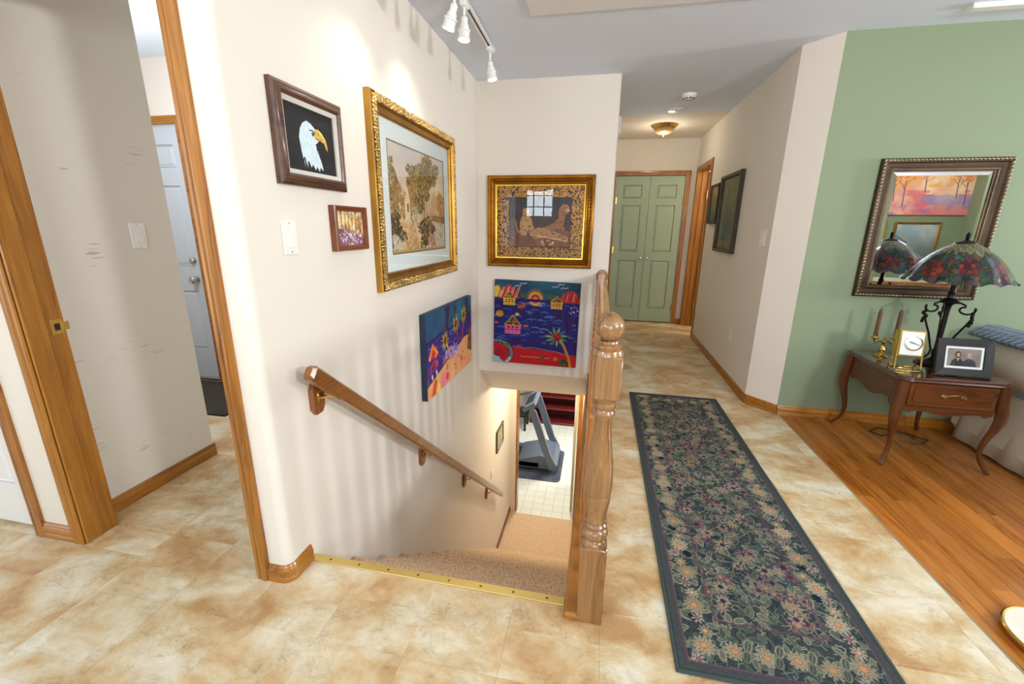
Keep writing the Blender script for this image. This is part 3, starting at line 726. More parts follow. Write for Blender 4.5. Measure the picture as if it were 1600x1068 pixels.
# top rail (moulded), octagonal wall rosette
RP = [(-.022, -.030), (.022, -.030), (.026, -.018), (.022, -.006), (.031, .004), (.032, .016), (.024, .026), (.010, .031), (-.010, .031), (-.024, .026), (-.032, .016), (-.031, .004), (-.022, -.006), (-.026, -.018)]
m = MB(); m.prism([(.030 + a, .912 + b_) for a, b_ in RP], NYY + .047, YB - .02, 'y'); m.build('top_rail', M_newel and wood('top_rail_oak', rgb(150, 90, 34), rgb(184, 118, 54), rgb(204, 142, 76), 'y', rough=.28, coat=.5), rl, smooth=True)
m = MB(); m.prism([(.030 + .052 * math.cos(math.radians(22.5 + 45 * i)), .908 + .060 * math.sin(math.radians(22.5 + 45 * i))) for i in range(8)], YB - .022, YB, 'y'); m.build('rosette', M_oaky, rl)
bp = [(.016, .14), (.018, .16), (.013, .17), (.012, .18), (.017, .19), (.013, .20), (.012, .23), (.018, .30), (.020, .35), (.017, .42), (.012, .56), (.010, .66), (.015, .672), (.011, .682), (.015, .695), (.016, .71)]
m = MB(); m.bbox(-.016, .016, -.016, .016, .027, .14, .002); m.lathe(bp, (0, 0, 0), 12); m.bbox(-.016, .016, -.016, .016, .71, .884, .002)
b0 = m.build('baluster', wood('baluster_oak', rgb(140, 80, 24), rgb(176, 108, 42), rgb(196, 130, 62), 'z', rough=.28, coat=.4), rl, smooth=True)
nb = 20
for i in range(nb):
    b_ = b0 if i == 0 else b0.copy()
    if i: C.objects.link(b_)
    b_.location = (.018 - .012, 1.392 + i * .1205, 0)
# brass nosing at the head of the stairs
ns = thing('stair_nosing', 'screwed brass nosing strip along the top edge of the carpeted stairs', 'trim strip', (0, 0, 0))
m = MB(); m.bbox(XW + .001, -.046, 1.236, 1.272, -.001, .0035, .0015); m.box(XW + .001, -.046, 1.268, 1.272, -.03, .002); m.build('strip', M_nosing, ns)
for i in range(8):
    x = XW + .08 + i * .125; MB().lathe([(.0052, 0), (.0045, .0012), (.001, .0014)], (x, 1.254, .0034), 10).build('screw', M_goldd, ns)

# ------------------------------------------------------------------ wall handrail
hr = thing('wall_handrail', 'long chamfered oak handrail on brass brackets along the stair wall', 'handrail', (0, 0, 0))
a = Vector((-.992, 1.262, .800)); b_ = Vector((-.992, 4.44, -1.86)); d = (b_ - a); L = d.length
Mh = Matrix.Translation(a) @ d.to_track_quat('Y', 'Z').to_matrix().to_4x4()
hw, hh, ch = .021, .029, .008
pf = [(-hw + ch, -hh), (hw - ch, -hh), (hw, -hh + ch), (hw, hh - ch), (hw - ch, hh), (-hw + ch, hh), (-hw, hh - ch), (-hw, -hh + ch)]
m = MB(); n = 8
rings = [(0, .62), (.016, 1.0), (L - .016, 1.0), (L, .62)]
m.add([tuple(Mh @ Vector((p[0] * s_, y, p[1] * s_))) for y, s_ in rings for p in pf],
      [(r * n + i, r * n + (i + 1) % n, (r + 1) * n + (i + 1) % n, (r + 1) * n + i) for r in range(3) for i in range(n)] + [tuple(range(n)), tuple(range(3 * n, 4 * n))])
wood_rail = wood('handrail_oak', rgb(100, 58, 18), rgb(128, 78, 28), rgb(148, 94, 42), 'y', rough=.32, coat=.4)
m.build('rail', wood_rail, hr)
for (y, z) in ((1.375, .650), (2.325, -.140), (3.186, -.868), (3.949, -1.518)):
    bk = MB(); h_, w_ = .068, .036
    o8 = [(-w_ * .5, -h_), (w_ * .5, -h_), (w_, -h_ * .62), (w_, h_ * .62), (w_ * .5, h_), (-w_ * .5, h_), (-w_, h_ * .62), (-w_, -h_ * .62)]
    q = MB(); q.add([(XW, y + p[0], z + p[1]) for p in o8] + [(XW + .016, y + p[0], z + p[1]) for p in o8] + [(XW + .020, y + p[0] * .88, z + p[1] * .92) for p in o8],
        [(r * 8 + i, r * 8 + (i + 1) % 8, (r + 1) * 8 + (i + 1) % 8, (r + 1) * 8 + i) for r in range(2) for i in range(8)] + [tuple(range(8)), tuple(range(16, 24))])
    blk = q.build('mounting_block', M_block, hr)
    zr = .800 - (y - 1.262) * .8369 - .037
    q = MB(); q.bbox(XW + .019, XW + .024, y - .011, y + .011, z - .024, z + .024, .002)
    q.tube([(XW + .022, y, z - .004), (XW + .040, y + .002, z + .004), (XW + .062, y + .01, zr - .012), (-.992, y + .016, zr - .008)], .0055, 8)
    q.tube([(-.992, y - .012, zr + .020 * .84 - .002), (-.992, y + .050, zr - .030 * 1.3 + .002)], .008, 6)
    q.build('bracket_arm', M_brass, blk, smooth=True)

# ================================================================== PICTURES
def frame_mesh(w_, h_, prof, y0=0.0):
    """prof: (inset from the outer edge, depth out of the wall); swept with mitred corners, local XZ plane, facing -y"""
    m = MB(); path = [(w_ / 2, h_ / 2), (-w_ / 2, h_ / 2), (-w_ / 2, -h_ / 2), (w_ / 2, -h_ / 2)]
    m.sweep(path, [(i, d) for i, d in prof], lambda a, b, c: (a, y0 - c, b), closed=True); return m
def frame_part(name, parent, w_, h_, prof, mat, smooth=True, y0=0.0): return frame_mesh(w_, h_, prof, y0).build(name, mat, parent, smooth=smooth)
def rect_path(w_, h_, inset, step):
    a, b_ = w_ / 2 - inset, h_ / 2 - inset; P = []
    for (x0, z0, x1, z1) in ((-a, -b_, a, -b_), (a, -b_, a, b_), (a, b_, -a, b_), (-a, b_, -a, -b_)):
        n = max(1, int(round(math.hypot(x1 - x0, z1 - z0) / step)))
        for i in range(n): P.append((x0 + (x1 - x0) * i / n, z0 + (z1 - z0) * i / n, math.atan2(z1 - z0, x1 - x0)))
    return P
def pane(t, w_, h_, y): return MB().add([(-w_ / 2, y, -h_ / 2), (w_ / 2, y, -h_ / 2), (w_ / 2, y, h_ / 2), (-w_ / 2, y, h_ / 2)], [(0, 1, 2, 3)]).build('glass', M_glass, t, fix=False)
def backing(parent, w_, h_, y, mat=M_black, name='backing'): return MB().box(-w_ / 2, w_ / 2, -y, -.002, -h_ / 2, h_ / 2).build(name, mat, parent)
RL, RR = PI / 2, -PI / 2       # facing +x on the stair wall, facing -x on the hall wall

# --- white headed eagle in a walnut frame
W_, H_ = .385, .320
t = thing('eagle_picture', 'eagle head portrait on black ground in a dark walnut frame with grey liner', 'picture', (XW + .001, 1.505, 1.596), RL)
frame_part('frame', t, W_, H_, [(0, 0), (0, .016), (.010, .022), (.014, .021), (.018, .026), (.030, .030), (.036, .026), (.040, .018), (.040, 0)], M_brownframe)
frame_part('liner', t, W_ - .076, H_ - .076, [(0, .004), (0, .020), (.016, .014), (.016, .004)], M_linen)
backing(t, W_ - .1, H_ - .1, .006)
p = Paint(100, 80, 230, (28, 28, 30)); n_ = p.noise(8, 3, seed=3); p.mixn(n_, .4, .8, (44, 42, 42), .5)
head = [(27, 42), (30, 52), (36, 60), (44, 64), (52, 62), (60, 57), (65, 51), (66, 44), (62, 40), (58, 38), (60, 30), (66, 20), (69, 12), (70, 6), (64, 10), (62, 4), (57, 10), (54, 5), (49, 12), (46, 8), (41, 16), (38, 12), (34, 20), (31, 17), (29, 26)]
p.poly(head, (206, 224, 232))
for k in range(150):
    x = 30 + rng.rand() * 32; y = 12 + rng.rand() * 48
    if (x - 44) ** 2 / 340 + (y - 36) ** 2 / 780 < 1: p.line([(x, y), (x + 1.5 + (x - 40) * .06, y - 4 - rng.rand() * 3)], .7, [(236, 244, 248), (170, 196, 210), (220, 234, 240)][k % 3], .7)
p.poly([(60, 57), (66, 58), (74, 54), (80, 48), (83, 40), (83, 33), (80, 36), (77, 42), (70, 44), (62, 43), (58, 46)], (214, 172, 74)); p.poly([(66, 58), (74, 54), (80, 48), (82, 42), (76, 49), (68, 53)], (238, 208, 120))
p.line([(59, 46), (66, 45), (72, 46)], 1, (120, 84, 40)); p.ell(55, 50, 3.4, 2.8, (150, 150, 60)); p.ell(55.4, 50, 1.8, 1.9, (20, 20, 18)); p.line([(49, 54), (55, 54), (60, 52)], 1.6, (60, 66, 70)); p.ell(66, 52, 1.2, .8, (60, 40, 20))
p.line([(76, 12), (80, 13), (86, 12)], .6, (90, 86, 80))
p.build('print', M_print, t, flat(W_ - .1, H_ - .1, -.0075))

# --- small woodland picture in a reddish wood frame
t = thing('small_woodland_picture', 'small autumn woodland scene in a reddish brown frame under the eagle picture', 'picture', (XW + .001, 1.702, 1.291), RL)
frame_part('frame', t, .245, .180, [(0, 0), (0, .024), (.004, .028), (.020, .024), (.022, .016), (.022, 0)], M_redframe, smooth=False); backing(t, .206, .141, .010)
def woodland(nx, W, H, seed, sky, ground, leaf, trunks=7):
    p = Paint(W, H, nx, sky); p.grad(sky, tuple(min(255, c + 18) for c in sky)); n_ = p.noise(7, 5, seed=seed)
    p.mixn(n_, .45, .62, leaf[0], .8); p.mixn(p.noise(9, 5, seed=seed + 1), .5, .62, leaf[1], .8); p.mixn(p.noise(12, 4, seed=seed + 5), .56, .66, leaf[2], .7)
    p.poly([(0, 0), (W, 0), (W, H * .28), (W * .6, H * .36), (W * .3, H * .46), (0, H * .52)], ground)
    r = np.random.RandomState(seed)
    for k in range(trunks):
        x = W * (.06 + .9 * k / trunks) + r.rand() * 4; y0 = H * (.3 + .15 * r.rand()); q = [(x, y0), (x + r.rand() * 4 - 2, H * .7), (x + r.rand() * 8 - 4, H)]
        p.line(q, 1.2 + r.rand() * 1.6, (74, 58, 66)); p.line([q[1], (q[1][0] + 9 * (r.rand() - .5), H * .92)], .8, (84, 64, 70))
    return p
p = woodland(150, 100, 68, 11, (226, 206, 150), (120, 84, 104), [(206, 150, 70), (140, 92, 90), (240, 220, 160)])
p.speck(50, 14, 52, 14, 260, [(230, 224, 236), (150, 70, 60), (120, 90, 140), (196, 130, 90), (250, 246, 250)], .6, 2.4)
p.speck(82, 42, 14, 18, 90, [(150, 84, 46), (176, 110, 50), (120, 70, 50)], .8, 2.2); p.line([(30, 30), (50, 18), (76, 4)], 3, (226, 214, 226), .7)
p.build('print', M_print, t, flat(.204, .139, -.012))

# --- big gold framed cottage landscape
t = thing('gold_framed_landscape', 'large cottage and lake landscape with wide pale mat in an ornate gold frame', 'picture', (XW + .001, 2.478, 1.437), RL)
W_, H_ = 1.13, .905
frame_part('frame', t, W_, H_, [(0, 0), (0, .026), (.004, .034), (.010, .036), (.040, .034), (.046, .038), (.052, .034), (.056, .026), (.072, .020), (.080, .024), (.086, .020), (.088, .012), (.088, 0)], M_gold)
m = MB()
frame_part('ornament_bed', t, W_ - .014, H_ - .014, [(0, .030), (0, .0355), (.018, .0375), (.036, .0355), (.036, .030)], plain('dark_gilding_recess', rgb(84, 58, 26), .5, .6))
for k, (x, z, a_) in enumerate(rect_path(W_, H_, .026, .0150)):
    rot = Matrix.Rotation(-a_, 3, 'Y'); nx_, nz_ = -math.sin(a_), math.cos(a_)
    for o_ in (-.0105, 0, .0105):
        r = .0070 + .0026 * rng.rand(); m.ball((x + nx_ * o_ + (rng.rand() - .5) * .006, -.038, z + nz_ * o_ + (rng.rand() - .5) * .004), r, 6, 4, (1.25, .75, .75), rot @ Matrix.Rotation(rng.rand() * PI, 3, 'Y'))
tag(m.build('leaf_ornament', plain('worn_gold_ornament', rgb(214, 180, 116), .42, .85, var=.4), t, smooth=True), 'raised worn gold leaf ornament', kind='stuff')
frame_part('mat_board', t, W_ - .17, H_ - .17, [(0, .006), (0, .0085), (.088, .0085), (.092, .006)], M_mat, smooth=False)
frame_part('mat_bevel', t, W_ - .17 - .175, H_ - .17 - .175, [(0, .005), (0, .0088), (.006, .0088), (.006, .005)], plain('olive_mat_bevel', rgb(128, 112, 82), .6, .3), smooth=False)
p = Paint(100, 76, 330, (232, 208, 160)); p.grad((236, 196, 140), (214, 206, 204)); p.mixn(p.noise(4, 4, seed=21), .45, .75, (244, 226, 190), .8)
LF = [(118, 98, 56), (142, 118, 68), (96, 82, 48), (164, 136, 80), (184, 154, 98)]
_sp = p.speck
def tree_speck(cx, cy, rx, ry, n, cols, r0, r1, a=.9):
    _sp(cx, cy, rx * .72, ry * .72, n // 2, cols, r0, r1 * .9, .85)
    for q in range(12):
        t_ = rng.rand() * 6.28; k_ = .35 + rng.rand() * .6; _sp(cx + rx * k_ * math.cos(t_), cy + ry * k_ * math.sin(t_), rx * (.2 + .25 * rng.rand()), ry * (.18 + .22 * rng.rand()), n // 9, cols + [(206, 172, 112)], r0 * .8, r1 * .7, a)
p.speck = tree_speck
p.mixn(p.noise(5, 3, seed=8), .4, .8, (220, 176, 120), .5, (p.Y < 45).astype(float))
p.poly([(60, 0), (100, 0), (100, 24), (70, 27)], (214, 202, 174)); p.poly([(70, 24), (100, 22), (100, 28), (70, 29)], (150, 110, 66))
p.speck(6, 44, 9, 22, 420, LF + [(190, 150, 80)], .6, 1.8); p.speck(22, 34, 8, 12, 160, [(176, 132, 70), (200, 156, 92), (150, 110, 60)], .6, 1.7)
p.poly([(22, 24), (22, 38), (27, 50), (31, 38), (31, 24)], (236, 218, 178)); p.poly([(27, 50), (31, 38), (31, 24), (41, 24), (41, 40), (33, 49)], (196, 140, 84)); p.poly([(26.3, 48), (26.3, 55), (27.8, 55), (27.8, 48)], (170, 110, 80)); p.poly([(26, 30), (26, 36), (28.5, 36), (28.5, 30)], (130, 100, 70))
p.line([(62, 18), (61, 40), (64, 60)], 1.6, (190, 160, 110)); p.line([(55, 18), (57, 38), (52, 52)], 1.3, (110, 84, 52)); p.line([(61, 42), (72, 56)], .9, (150, 120, 80))
p.mixn(p.noise(12, 5, seed=23), .46, .6, (196, 156, 96), .5, ((p.Y > 18) & (p.Y < 50)).astype(float))
p.speck(56, 57, 24, 15, 1200, LF, .6, 2.0); p.speck(70, 62, 18, 10, 380, LF, .6, 1.9); p.speck(49, 40, 9, 14, 360, LF, .6, 1.8); p.speck(38, 44, 5, 10, 90, [(176, 146, 80), (150, 122, 64)], .7, 1.8)
p.speck(92, 38, 9, 13, 220, [(206, 150, 80), (186, 124, 62), (224, 176, 104)], .6, 1.8)
p.poly([(18, 0), (46, 0), (42, 10), (36, 22), (28, 22), (26, 10)], (214, 178, 124)); p.speck(32, 8, 12, 12, 90, [(180, 136, 88), (230, 200, 150)], .6, 1.8)
p.speck(60, 16, 17, 14, 620, [(96, 76, 46), (74, 62, 40), (120, 96, 60)], .6, 2.0); p.speck(38, 28, 7, 8, 200, [(230, 218, 200), (206, 190, 170), (130, 110, 74)], .5, 1.3); p.speck(8, 14, 12, 14, 420, [(80, 68, 44), (104, 90, 58), (66, 58, 40)], .6, 2.0); p.speck(8, 8, 9, 7, 150, [(236, 230, 218), (214, 206, 190)], .5, 1.3)
p.speck(70, 8, 10, 6, 200, [(210, 110, 90), (230, 150, 130), (240, 220, 200), (110, 90, 56)], .5, 1.3); p.speck(84, 12, 14, 4, 60, [(236, 228, 206), (190, 160, 120)], .5, 2.2); p.poly([(0, 0), (100, 0), (100, 2), (0, 2)], (196, 168, 120))
p.build('print', M_print, t, flat(W_ - .352, H_ - .352, -.0065))
pane(t, W_ - .17, H_ - .17, -.012)

# --- leopards in a gold frame with a spotted mat
t = thing('leopard_picture', 'spotted cats picture with animal print mat, wide gold frame, window reflected in it', 'picture', (-.522, YB - .001, 1.346), 0)
W_, H_ = .905, .755
frame_part('frame', t, W_, H_, [(0, 0), (0, .020), (.004, .030), (.012, .034), (.026, .030), (.030, .026), (.034, .032), (.046, .036), (.052, .030), (.056, .022), (.066, .026), (.072, .020), (.076, .012), (.076, 0)], M_goldd)
m = MB()
for (x, z, a_) in rect_path(W_, H_, .019, .019): m.ball((x, -.031, z), .0085, 6, 4, (.62, .5, .95), Matrix.Rotation(-a_, 3, 'Y'))
for (x, z, a_) in rect_path(W_, H_, .041, .027): m.ball((x, -.034, z), .008, 6, 4, (1.35, .6, .55), Matrix.Rotation(-a_ + .5, 3, 'Y'))
tag(m.build('leaf_ornament', M_goldd, t, smooth=True), kind='stuff')
frame_part('fillet', t, W_ - .148, H_ - .148, [(0, .006), (0, .020), (.010, .017), (.012, .006)], plain('bright_gold_fillet', rgb(232, 180, 74), .25, 1.0))
p = Paint(100, 83, 420, (58, 48, 46)); p.grad((120, 76, 52), (40, 44, 62)); p.mixn(p.noise(4, 4, seed=4), .4, .7, (60, 56, 66), .6)
p.poly([(12, 12), (88, 12), (88, 30), (60, 36), (12, 30)], (124, 80, 58)); p.mixn(p.noise(10, 4, seed=9), .5, .7, (150, 100, 70), .6, (p.Y < 32).astype(float)); p.speck(20, 30, 10, 14, 80, [(110, 80, 70), (90, 74, 76)], 1, 3, .6)
# two cats: one seated at the left, one crouching over a log, third behind
p.poly([(28, 26), (27, 40), (31, 52), (34, 56), (37, 53), (41, 44), (44, 34), (45, 28), (40, 28), (38, 34), (35, 26)], (196, 150, 96)); p.ell(34, 54, 4, 3.6, (206, 164, 112)); p.ell(31.8, 57, 1.2, 1.6, (150, 110, 70)); p.ell(36.5, 57, 1.2, 1.6, (150, 110, 70)); p.line([(29, 28), (24, 32), (22, 42)], 2, (176, 130, 84))
p.poly([(50, 34), (66, 40), (72, 46), (72, 56), (76, 62), (82, 60), (84, 54), (80, 50), (78, 40), (80, 32), (70, 34), (56, 30)], (160, 110, 74)); p.ell(79, 58, 5, 4.4, (176, 122, 84)); p.ell(82.5, 55.5, 2.2, 1.8, (206, 170, 130))
p.poly([(38, 30), (50, 36), (66, 32), (84, 24), (84, 19), (60, 24), (44, 22)], (180, 136, 92)); p.line([(40, 27), (82, 20)], 1.2, (224, 186, 140)); p.speck(60, 18, 8, 3, 30, [(230, 196, 150), (110, 70, 50)], .8, 2)
for k in range(170):
    x = 28 + rng.rand() * 54; y = 20 + rng.rand() * 40; i = int(x / 100 * (p.nx - 1)); j = int(y / 83 * (p.ny - 1)); cc = p.c[j, i] * 255
    if cc[0] > 150 and cc[0] - cc[2] > 50: p.ell(x, y, .7, .55, (70, 44, 30))
mask = ((p.X < 14) | (p.X > 86) | (p.Y < 12.5) | (p.Y > 70)).astype(float)
p.put((slice(None), slice(None)), mask, (206, 152, 76)); cl = mask * (p.noise(3, 2, seed=31) > .52); p.put((slice(None), slice(None)), cl, (176, 130, 74), .6)
n1 = p.noise(78, 1, seed=40); n2 = p.noise(60, 1, seed=41); p.put((slice(None), slice(None)), ((np.abs(n1 - .5) < .16) & (n2 > .36)).astype(float) * mask, (42, 26, 18))
p.line([(14, 12.5), (86, 12.5), (86, 70), (14, 70), (14, 12.5)], .7, (60, 36, 24))
p.build('print', M_print, t, flat(W_ - .17, H_ - .17, -.0095)); backing(t, W_ - .16, H_ - .16, .007)
pane(t, W_ - .165, H_ - .165, -.013)

# --- two unframed tropical canvases
def canvas_body(t, W_, H_, th, mat): MB().bbox(-W_ / 2, W_ / 2, -th, -.002, -H_ / 2, H_ / 2, .003).build('stretched_canvas', mat, t)
t = thing('island_canvas', 'bright canvas of red beach, blue sea, huts and a sunburst below the spotted cats picture', 'painting', (-.530, YB - .001, .466), 0)
t.rotation_euler = (0, math.radians(.9), 0)
W_, H_ = .765, .765; canvas_body(t, W_, H_, .036, plain('navy_canvas_edge', rgb(34, 28, 84), .6))
p = Paint(100, 100, 440, (40, 34, 120)); n_ = p.noise(4, 4, seed=2); p.mixn(n_, .3, .75, (52, 28, 104)); p.mixn(p.noise(5, 3, seed=6), .55, .8, (30, 50, 150), .7)
p.put((slice(None), slice(None)), (p.Y > 78).astype(float), (34, 96, 120)); p.mixn(p.noise(3, 4, ax=3, seed=12), .4, .7, (30, 60, 90), .8, (p.Y > 78).astype(float))
for k in range(70):
    x = rng.rand() * 100; y = 26 + rng.rand() * 50; q = 2 + rng.rand() * 3; p.line([(x - q, y), (x, y + .8), (x + q, y - .3)], 1.1, [(70, 130, 190), (90, 150, 200), (50, 100, 180)][k % 3], .85)
for k in range(24):
    x = 26 + rng.rand() * 34; y = 71 + rng.rand() * 5; p.line([(x - 2, y), (x, y + 1.2), (x + 2, y)], .5, (170, 200, 230), .8)
p.poly([(0, 80), (0, 92), (4, 94), (9, 88), (12, 80)], (240, 190, 70)); p.poly([(6, 79), (12, 90), (16, 95), (20, 94), (26, 86), (31, 79)], (214, 60, 80))
for k in range(14): x = 2 + k * 2; p.line([(x, 80), (x + 4, 92)], .8, [(250, 220, 110), (140, 20, 40), (240, 120, 130)][k % 3])
p.poly([(74, 78), (80, 86), (86, 91), (92, 91), (97, 88), (100, 82), (100, 77), (80, 77)], (206, 40, 48))
for k in range(8): x = 80 + k * 2.4; p.line([(x, 79), (x + 2, 88)], .8, [(110, 130, 80), (140, 20, 30), (240, 160, 170)][k % 3])
for k in range(17):
    a_ = PI * k / 16; p.poly([(49 + 5 * math.cos(a_ - .09), 80 + 5 * math.sin(a_ - .09)), (49 + 13 * math.cos(a_), 80 + 13.5 * math.sin(a_)), (49 + 5 * math.cos(a_ + .09), 80 + 5 * math.sin(a_ + .09))], [(250, 200, 40), (246, 150, 30)][k % 2])
p.ell(49, 80, 8, 8, (250, 186, 40)); p.ell(49, 80, 5.4, 5.4, (200, 60, 90)); p.ell(49, 79, 3, 3, (246, 170, 60)); p.put((slice(None), slice(None)), ((p.Y < 79.6) & (p.Y > 76.2) & (np.abs(p.X - 49) < 24)).astype(float), (46, 34, 116))
for (x, y) in ((34, 85), (64, 85), (68, 83)):
    for a_ in range(6): p.line([(x, y - 4), (x + 4 * math.cos(a_ * 1.05), y + 3.4 * math.sin(a_ * 1.05))], .9, (70, 120, 60))
for (x, y) in ((28, 94), (34, 97), (72, 95), (78, 98), (82, 94)): p.line([(x - 4, y - .8), (x - 1, y + .6), (x + 1, y - .4), (x + 4, y + .8)], .7, (220, 230, 230))
def hut(x, y, s_, body):
    p.poly([(x - 9 * s_, y), (x, y + 10 * s_), (x + 9 * s_, y)], (230, 150, 60)); p.poly([(x - 7 * s_, y + .6), (x, y + 8.6 * s_), (x + 7 * s_, y + .6)], (90, 56, 40)); p.speck(x, y + 3 * s_, 5 * s_, 2.8 * s_, int(50 * s_), [(214, 170, 60), (70, 90, 40)], .4, .9)
    p.poly([(x - 8 * s_, y), (x + 8 * s_, y), (x + 7.6 * s_, y - 9 * s_), (x - 7.6 * s_, y - 9 * s_)], body)
    p.line([(x - 7.6 * s_, y - 4.5 * s_), (x + 7.6 * s_, y - 4.5 * s_)], .7, (130, 30, 60)); 
    for q in (-4, 0, 4): p.ell(x + q * s_, y - 2.2 * s_, 1.2 * s_, 1.2 * s_, (150, 40, 70)); p.line([(x + q * s_, y - 5 * s_), (x + q * s_, y - 9 * s_)], .5, (150, 60, 60))
hut(18, 79, .9, (246, 206, 50)); hut(74, 77, .85, (246, 190, 60)); hut(23, 47, 1.22, (236, 110, 170))
p.ell(33, 70, 5, 3, (150, 70, 40)); p.line([(29, 69), (37, 72)], .8, (220, 140, 50)); p.ell(7, 60, 4.6, 4, (240, 170, 50)); p.speck(7, 60, 4, 3.4, 12, [(120, 50, 40)], .5, 1); p.ell(28, 60.5, 2.6, 1.5, (236, 214, 60)); p.ell(39, 47, 3.2, 1.5, (220, 100, 40)); p.ell(3, 49, 2.6, 1.6, (210, 80, 50))
p.speck(94, 68, 6, 6, 20, [(220, 220, 240), (120, 90, 160)], .4, 1.0)
p.poly([(0, 0), (100, 0), (100, 14), (80, 18), (55, 19), (25, 20), (0, 12)], (206, 20, 36)); p.mixn(p.noise(6, 3, seed=5), .5, .8, (230, 50, 60), .6, (p.Y < 17).astype(float)); p.line([(24, 21), (36, 19.5), (50, 21), (64, 19), (76, 18), (88, 15)], 1.1, (150, 120, 150))
for k in range(16): p.line([(34 + rng.rand() * 40, 5 + rng.rand() * 9)] * 1 + [(36 + rng.rand() * 40, 6 + rng.rand() * 8)] if False else [(34 + k * 2.2, 8 + rng.rand() * 2), (35.4 + k * 2.2, 8.8 + rng.rand())], .6, (246, 190, 190))
p.ell(60, 9, 2.8, 2.6, (110, 90, 30)); p.ell(76, 9, 3, 2.6, (230, 110, 50)); p.ell(86, 5, 6, 4.6, (70, 86, 40)); p.speck(86, 5, 6, 4, 20, [(40, 50, 26), (130, 140, 70)], .5, 1.4)
p.line([(80, 34), (86, 24), (91, 12), (94, 0)], 3.0, (222, 160, 60)); 
for k in range(12): y = 2 + k * 2.5; p.line([(93.6 - k * 1.1, y), (95.5 - k * 1.1, y + .8)], .6, (150, 90, 40))
for k in range(11):
    a_ = 2 * PI * k / 11 + .2; p.poly([(76 + 2 * math.cos(a_ + 1.4), 36 + 2 * math.sin(a_ + 1.4)), (76 + 9 * math.cos(a_ + .16), 36 + 8 * math.sin(a_ + .16)), (76 + 15 * math.cos(a_), 36 + 12.5 * math.sin(a_)), (76 + 9 * math.cos(a_ - .16), 36 + 8 * math.sin(a_ - .16))], [(120, 170, 90), (80, 130, 84), (150, 180, 110)][k % 3])
p.speck(76, 36, 4.6, 4.4, 60, [(170, 20, 30), (220, 50, 40), (110, 16, 26)], .7, 1.6)
p.ell(5, 12, 19, 16, (170, 206, 220))
for k in range(22): a_ = -0.3 + 2.2 * k / 22; p.line([(5 + 12 * math.cos(a_), 12 + 10 * math.sin(a_)), (5 + 20 * math.cos(a_), 12 + 17 * math.sin(a_))], .9, (30, 60, 90))
for k in range(11): a_ = -.9 + 3.3 * k / 11; p.ell(5 + 9 * math.cos(a_), 12 + 7.6 * math.sin(a_), 6.4, 2.9, (96, 6, 26), math.degrees(a_)); p.ell(5 + 9 * math.cos(a_), 12 + 7.6 * math.sin(a_), 5.6, 2.2, (222, 22, 54), math.degrees(a_))
p.ell(5, 11, 5, 4.4, (170, 16, 40)); p.ell(8, 26, 3, 3, (60, 110, 70), ring=.9); p.ell(17, 22, 4, 2.6, (90, 120, 60)); p.ell(32, 22, 4, 1.8, (190, 60, 120), a=.7)
p.c *= .86
p.build('painted_front', M_canvas, t, flat(W_ - .004, H_ - .004, -.0372))

t = thing('beach_canvas', 'deep edged canvas of three palms on a night beach, hung over the wall handrail', 'painting', (XW + .001, 2.868, .486), RL)
t.rotation_euler = (0, math.radians(1.2), PI / 2)
W_, H_ = .965, .565; canvas_body(t, W_, H_, .040, plain('dark_canvas_edge', rgb(26, 44, 70), .6))
p = Paint(100, 59, 420, (60, 40, 110)); p.grad((70, 44, 130), (40, 90, 120)); p.mixn(p.noise(9, 4, ax=.3, seed=14), .45, .65, (60, 36, 60), .8, (p.Y > 34).astype(float)); p.mixn(p.noise(7, 3, ax=.3, seed=15), .5, .7, (50, 140, 170), .6, (p.Y > 40).astype(float))
p.poly([(0, 10), (20, 16), (50, 22), (80, 28), (100, 30), (100, 44), (60, 40), (25, 40), (0, 38)], (64, 40, 130)); p.line([(0, 39), (25, 41), (60, 41), (100, 45)], 1, (30, 20, 60))
p.speck(50, 32, 50, 9, 150, [(130, 110, 200), (90, 70, 170), (170, 110, 180)], .4, 1.0)
p.poly([(0, 0), (100, 0), (100, 26), (80, 27), (60, 22), (40, 18), (18, 13), (0, 9)], (234, 176, 120)); p.mixn(p.noise(6, 3, seed=18), .45, .75, (240, 150, 110), .7, (p.Y < 24).astype(float)); p.line([(0, 9.5), (18, 13.5), (40, 18.5), (60, 22.5), (80, 27.5), (100, 27)], 1, (50, 26, 50))
p.speck(50, 22, 16, 5, 160, [(150, 140, 220), (120, 100, 190), (200, 190, 240)], .5, 1.5); p.poly([(88, 14), (92, 30), (96, 33), (100, 28), (100, 10)], (140, 84, 60)); p.line([(89, 22), (99, 22)], .8, (80, 40, 40))
def palm(x0, y0, x1, y1, r, c):
    p.line([(x0, y0), ((x0 + x1) / 2 + 1.5, (y0 + y1) / 2), (x1, y1)], 2.0, c)
    for k in range(13): a_ = 2 * PI * k / 13; p.poly([(x1 + r * .2 * math.cos(a_ + 1.4), y1 + r * .2 * math.sin(a_ + 1.4)), (x1 + r * math.cos(a_), y1 + r * math.sin(a_)), (x1 + r * .2 * math.cos(a_ - 1.4), y1 + r * .2 * math.sin(a_ - 1.4))], [(150, 160, 60), (90, 130, 60), (190, 180, 80)][k % 3])
    p.ell(x1, y1, r * .3, r * .36, (150, 36, 30))
palm(46, 18, 35, 34, 9, (240, 150, 40)); palm(62, 23, 59, 42, 9, (150, 60, 60)); palm(73, 26, 79, 46, 9, (190, 80, 40))
p.poly([(3, 28), (11, 38), (21, 29), (16, 26), (11, 31), (6, 26)], (246, 150, 60)); p.poly([(7, 28), (11, 34), (17, 29), (12, 27)], (226, 60, 50)); p.speck(13, 21, 7, 4, 40, [(190, 70, 90), (150, 50, 80)], .8, 1.8); p.ell(9, 14, 1.2, 2.4, (246, 230, 240), 20); p.ell(17, 15, 1.1, 2.4, (246, 230, 240), 20)
